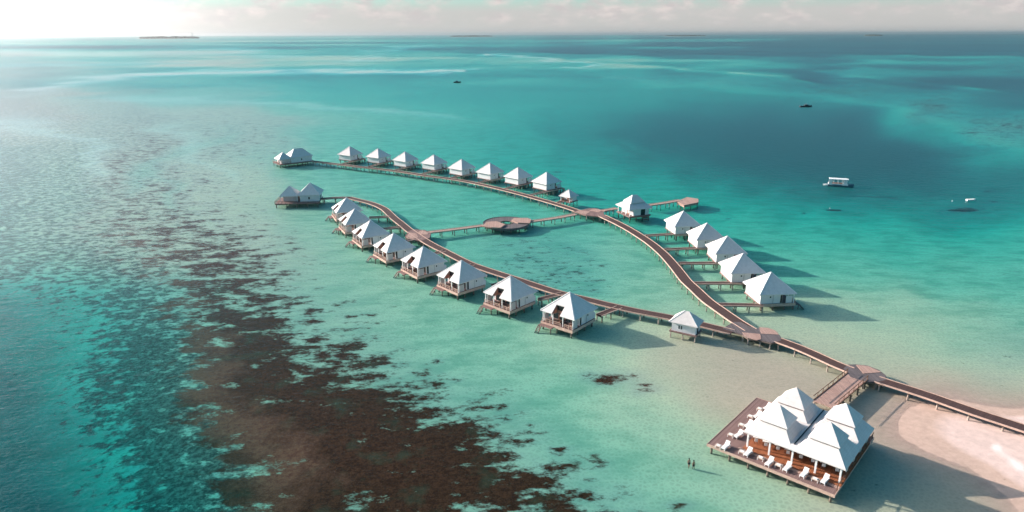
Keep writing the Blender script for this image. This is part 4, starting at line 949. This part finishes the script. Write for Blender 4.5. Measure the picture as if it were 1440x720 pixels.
# ------------------------------------------------------------------ two waders
def person(px, py, rz, label, stride, zf=-.35):
    p = at(px, py, 0); k = 1.72/1.72
    r = empty('person', (p.x, p.y, zf), rz, label, 'person', 'two people wading')
    J = {'pelvis': (0, 0, .95, .15), 'waist': (0, .01, 1.10, .125), 'chest': (0, 0, 1.30, .16), 'neck': (0, 0, 1.47, .06), 'head0': (0, -.01, 1.56, .085), 'head1': (0, -.01, 1.66, .10), 'head2': (0, 0, 1.73, .06)}
    E_ = [('pelvis', 'waist'), ('waist', 'chest'), ('chest', 'neck'), ('neck', 'head0'), ('head0', 'head1'), ('head1', 'head2')]
    for s_, nm in ((-1, 'l'), (1, 'r')):
        st = stride*s_
        J['sh'+nm] = (s_*.18, 0, 1.41, .062); J['el'+nm] = (s_*.25, -.05*st*4, 1.13, .045); J['wr'+nm] = (s_*.24, -.12-.2*st, .90, .033); J['ha'+nm] = (s_*.23, -.15-.2*st, .82, .04)
        J['hp'+nm] = (s_*.10, 0, .88, .10); J['kn'+nm] = (s_*.11, -.10+st*.5, .48, .062); J['an'+nm] = (s_*.11, st, .09, .042); J['to'+nm] = (s_*.12, st-.17, .03, .035)
        E_ += [('chest', 'sh'+nm), ('sh'+nm, 'el'+nm), ('el'+nm, 'wr'+nm), ('wr'+nm, 'ha'+nm), ('pelvis', 'hp'+nm), ('hp'+nm, 'kn'+nm), ('kn'+nm, 'an'+nm), ('an'+nm, 'to'+nm)]
    keys = list(J); me = bpy.data.meshes.new('body'); me.from_pydata([J[k_][:3] for k_ in keys], [(keys.index(a_), keys.index(b_)) for a_, b_ in E_], [])
    me.materials.append(M['skin']); o = bpy.data.objects.new('body', me); COL.objects.link(o); o.parent = r
    bm_ = bmesh.new(); bm_.from_mesh(me); bm_.verts.layers.skin.verify(); bm_.to_mesh(me); bm_.free()
    sm = o.modifiers.new('skin', 'SKIN'); sm.use_smooth_shade = True
    for i, k_ in enumerate(keys): me.skin_vertices[0].data[i].radius = (J[k_][3], J[k_][3]*.85); me.skin_vertices[0].data[i].use_root = (k_ == 'pelvis')
    ss = o.modifiers.new('sub', 'SUBSURF'); ss.levels = 1; ss.render_levels = 1
    def lathe(rg, name, m_, c_=(0, 0)):
        mb = MB(); n = 14
        for r0, r1, z in rg:
            for i in range(n): mb.v.append((c_[0]+r0*cos(2*pi*i/n), c_[1]+r1*sin(2*pi*i/n), z))
        for k_ in range(len(rg)-1):
            for i in range(n): mb.f.append((k_*n+i, k_*n+(i+1) % n, (k_+1)*n+(i+1) % n, (k_+1)*n+i))
        mb.f.append(tuple(range(n-1, -1, -1))); mb.f.append(tuple(range((len(rg)-1)*n, len(rg)*n)))
        return mb.build(name, m_, r, smooth=True)
    lathe([(.20, .15, .72), (.205, .165, .86), (.18, .15, 1.0), (.165, .14, 1.05)], 'swim_shorts', M['shorts'])
    lathe([(.105, .105, 1.62), (.118, .122, 1.68), (.10, .11, 1.76), (.03, .03, 1.80)], 'hair', M['hair'], (0, .02))
    return r
person(968.5, 655.5, R(10), 'person in dark swimwear wading, left of the pair in the shallow water', .14)
person(975.0, 657.0, R(25), 'person in dark swimwear wading, right of the pair in the shallow water', -.12, zf=-.5)

# ------------------------------------------------------------------ sea haze
hm = bpy.data.materials.new('sea_haze'); hm.use_nodes = True; hn = hm.node_tree; hn.nodes.remove(hn.nodes['Principled BSDF'])
pv = N(hn, 'ShaderNodeVolumePrincipled'); pv.inputs['Color'].default_value = (.93, .90, .90, 1); pv.inputs['Density'].default_value = 2.8e-5; pv.inputs['Anisotropy'].default_value = .85
L(hn, pv.outputs[0], hn.nodes['Material Output'].inputs['Volume'])
tag(MB().box(-95000, 95000, -8000, 125000, -6, 160).build('haze', hm), kind='stuff')

# ------------------------------------------------------------------ light, sky
SAZ, SEL = R(65), R(19)      # sun: 65 degrees left of the view, 19 degrees high
sd = Vector((-sin(SAZ)*cos(SEL), cos(SAZ)*cos(SEL), sin(SEL)))
sl_ = bpy.data.lights.new('sun', 'SUN'); so = bpy.data.objects.new('sun', sl_); COL.objects.link(so)
sl_.energy = 5.0; sl_.angle = R(.53); sl_.color = (1.0, .88, .79); so.rotation_euler = sd.to_track_quat('Z', 'Y').to_euler()
wd = bpy.data.worlds.new('World'); S.world = wd; wd.use_nodes = True; nt = wd.node_tree; bg = nt.nodes['Background']
sky = N(nt, 'ShaderNodeTexSky', sky_type='NISHITA'); sky.sun_disc = False; sky.sun_elevation = SEL; sky.sun_rotation = -SAZ; sky.altitude = 60; sky.dust_density = .4; sky.ozone_density = 2.5
tc = N(nt, 'ShaderNodeTexCoord')
sp_ = N(nt, 'ShaderNodeSeparateXYZ'); L(nt, tc.outputs['Generated'], sp_.inputs[0])
mp = N(nt, 'ShaderNodeMapping'); mp.inputs['Scale'].default_value = (14, 14, 34); L(nt, tc.outputs['Generated'], mp.inputs['Vector'])
cn = N(nt, 'ShaderNodeTexNoise'); cn.inputs['Scale'].default_value = 1.3; cn.inputs['Detail'].default_value = 9; cn.inputs['Roughness'].default_value = .6; L(nt, mp.outputs[0], cn.inputs['Vector'])
cl = N(nt, 'ShaderNodeMapRange'); cl.inputs[1].default_value = .44; cl.inputs[2].default_value = .62; L(nt, cn.outputs['Fac'], cl.inputs[0])
# cloud deck sits above about 0.6 degrees and fades out higher up
h1 = N(nt, 'ShaderNodeMapRange'); h1.inputs[1].default_value = .006; h1.inputs[2].default_value = .022; L(nt, sp_.outputs['Z'], h1.inputs[0])
h2 = N(nt, 'ShaderNodeMapRange'); h2.inputs[1].default_value = .045; h2.inputs[2].default_value = .075; h2.inputs[3].default_value = 1; h2.inputs[4].default_value = 0; L(nt, sp_.outputs['Z'], h2.inputs[0])
q1 = N(nt, 'ShaderNodeMath', operation='MULTIPLY'); L(nt, cl.outputs[0], q1.inputs[0]); L(nt, h1.outputs[0], q1.inputs[1])
q2 = N(nt, 'ShaderNodeMath', operation='MULTIPLY'); L(nt, q1.outputs[0], q2.inputs[0]); L(nt, h2.outputs[0], q2.inputs[1])
# cloud brightness follows the sun side
vd = N(nt, 'ShaderNodeVectorMath', operation='DOT_PRODUCT'); L(nt, tc.outputs['Generated'], vd.inputs[0]); vd.inputs[1].default_value = sd
br = N(nt, 'ShaderNodeMapRange'); mx0 = N(nt, 'ShaderNodeMath', operation='MAXIMUM'); mx0.inputs[1].default_value = 0; L(nt, vd.outputs['Value'], mx0.inputs[0]); pw = N(nt, 'ShaderNodeMath', operation='POWER'); pw.inputs[1].default_value = 10; L(nt, mx0.outputs[0], pw.inputs[0])
br.inputs[1].default_value = 0; br.inputs[2].default_value = 1; br.inputs[3].default_value = 4.7; br.inputs[4].default_value = 72; L(nt, pw.outputs[0], br.inputs[0])
cc = N(nt, 'ShaderNodeVectorMath', operation='SCALE'); cc.inputs[0].default_value = (1.10, .99, .95); L(nt, br.outputs[0], cc.inputs['Scale'])
cs = N(nt, 'ShaderNodeVectorMath', operation='SCALE'); cs.inputs[0].default_value = (.90, .83, .82); L(nt, br.outputs[0], cs.inputs['Scale'])
cn2 = N(nt, 'ShaderNodeTexNoise'); cn2.inputs['Scale'].default_value = 3.2; cn2.inputs['Detail'].default_value = 8; L(nt, mp.outputs[0], cn2.inputs['Vector'])
c2 = N(nt, 'ShaderNodeMapRange'); c2.inputs[1].default_value = .4; c2.inputs[2].default_value = .6; L(nt, cn2.outputs['Fac'], c2.inputs[0])
cm = N(nt, 'ShaderNodeMix', data_type='RGBA'); L(nt, c2.outputs[0], cm.inputs[0]); L(nt, cs.outputs[0], cm.inputs[6]); L(nt, cc.outputs[0], cm.inputs[7])
# low mist along the horizon takes the same light
mist = N(nt, 'ShaderNodeMapRange'); mist.inputs[1].default_value = .03; mist.inputs[2].default_value = .065; mist.inputs[3].default_value = .92; mist.inputs[4].default_value = 0; L(nt, sp_.outputs['Z'], mist.inputs[0])
mm = N(nt, 'ShaderNodeMix', data_type='RGBA'); gw = N(nt, 'ShaderNodeMath', operation='MULTIPLY'); gw.inputs[1].default_value = 1.6; gw.use_clamp = True; L(nt, pw.outputs[0], gw.inputs[0]); gx_ = N(nt, 'ShaderNodeMath', operation='MAXIMUM'); L(nt, gw.outputs[0], gx_.inputs[0]); L(nt, mist.outputs[0], gx_.inputs[1]); L(nt, gx_.outputs[0], mm.inputs[0]); st = N(nt, 'ShaderNodeMix', data_type='RGBA', blend_type='MULTIPLY'); st.inputs[0].default_value = 1; L(nt, sky.outputs[0], st.inputs[6]); st.inputs[7].default_value = (.46, 1.0, 1.02, 1); L(nt, st.outputs[2], mm.inputs[6]); L(nt, cs.outputs[0], mm.inputs[7])
mx = N(nt, 'ShaderNodeMix', data_type='RGBA'); L(nt, q2.outputs[0], mx.inputs[0]); L(nt, mm.outputs[2], mx.inputs[6]); L(nt, cm.outputs[2], mx.inputs[7])
L(nt, mx.outputs[2], bg.inputs[0]); bg.inputs[1].default_value = .085
vs = S.view_settings; vs.view_transform = 'Standard'; vs.look = 'None'; vs.gamma = 1; vs.use_curve_mapping = False; vs.exposure = .84
S.cycles.max_bounces = 8; S.cycles.transparent_max_bounces = 12; S.cycles.caustics_reflective = False; S.cycles.caustics_refractive = False
S.cycles.use_denoising = True
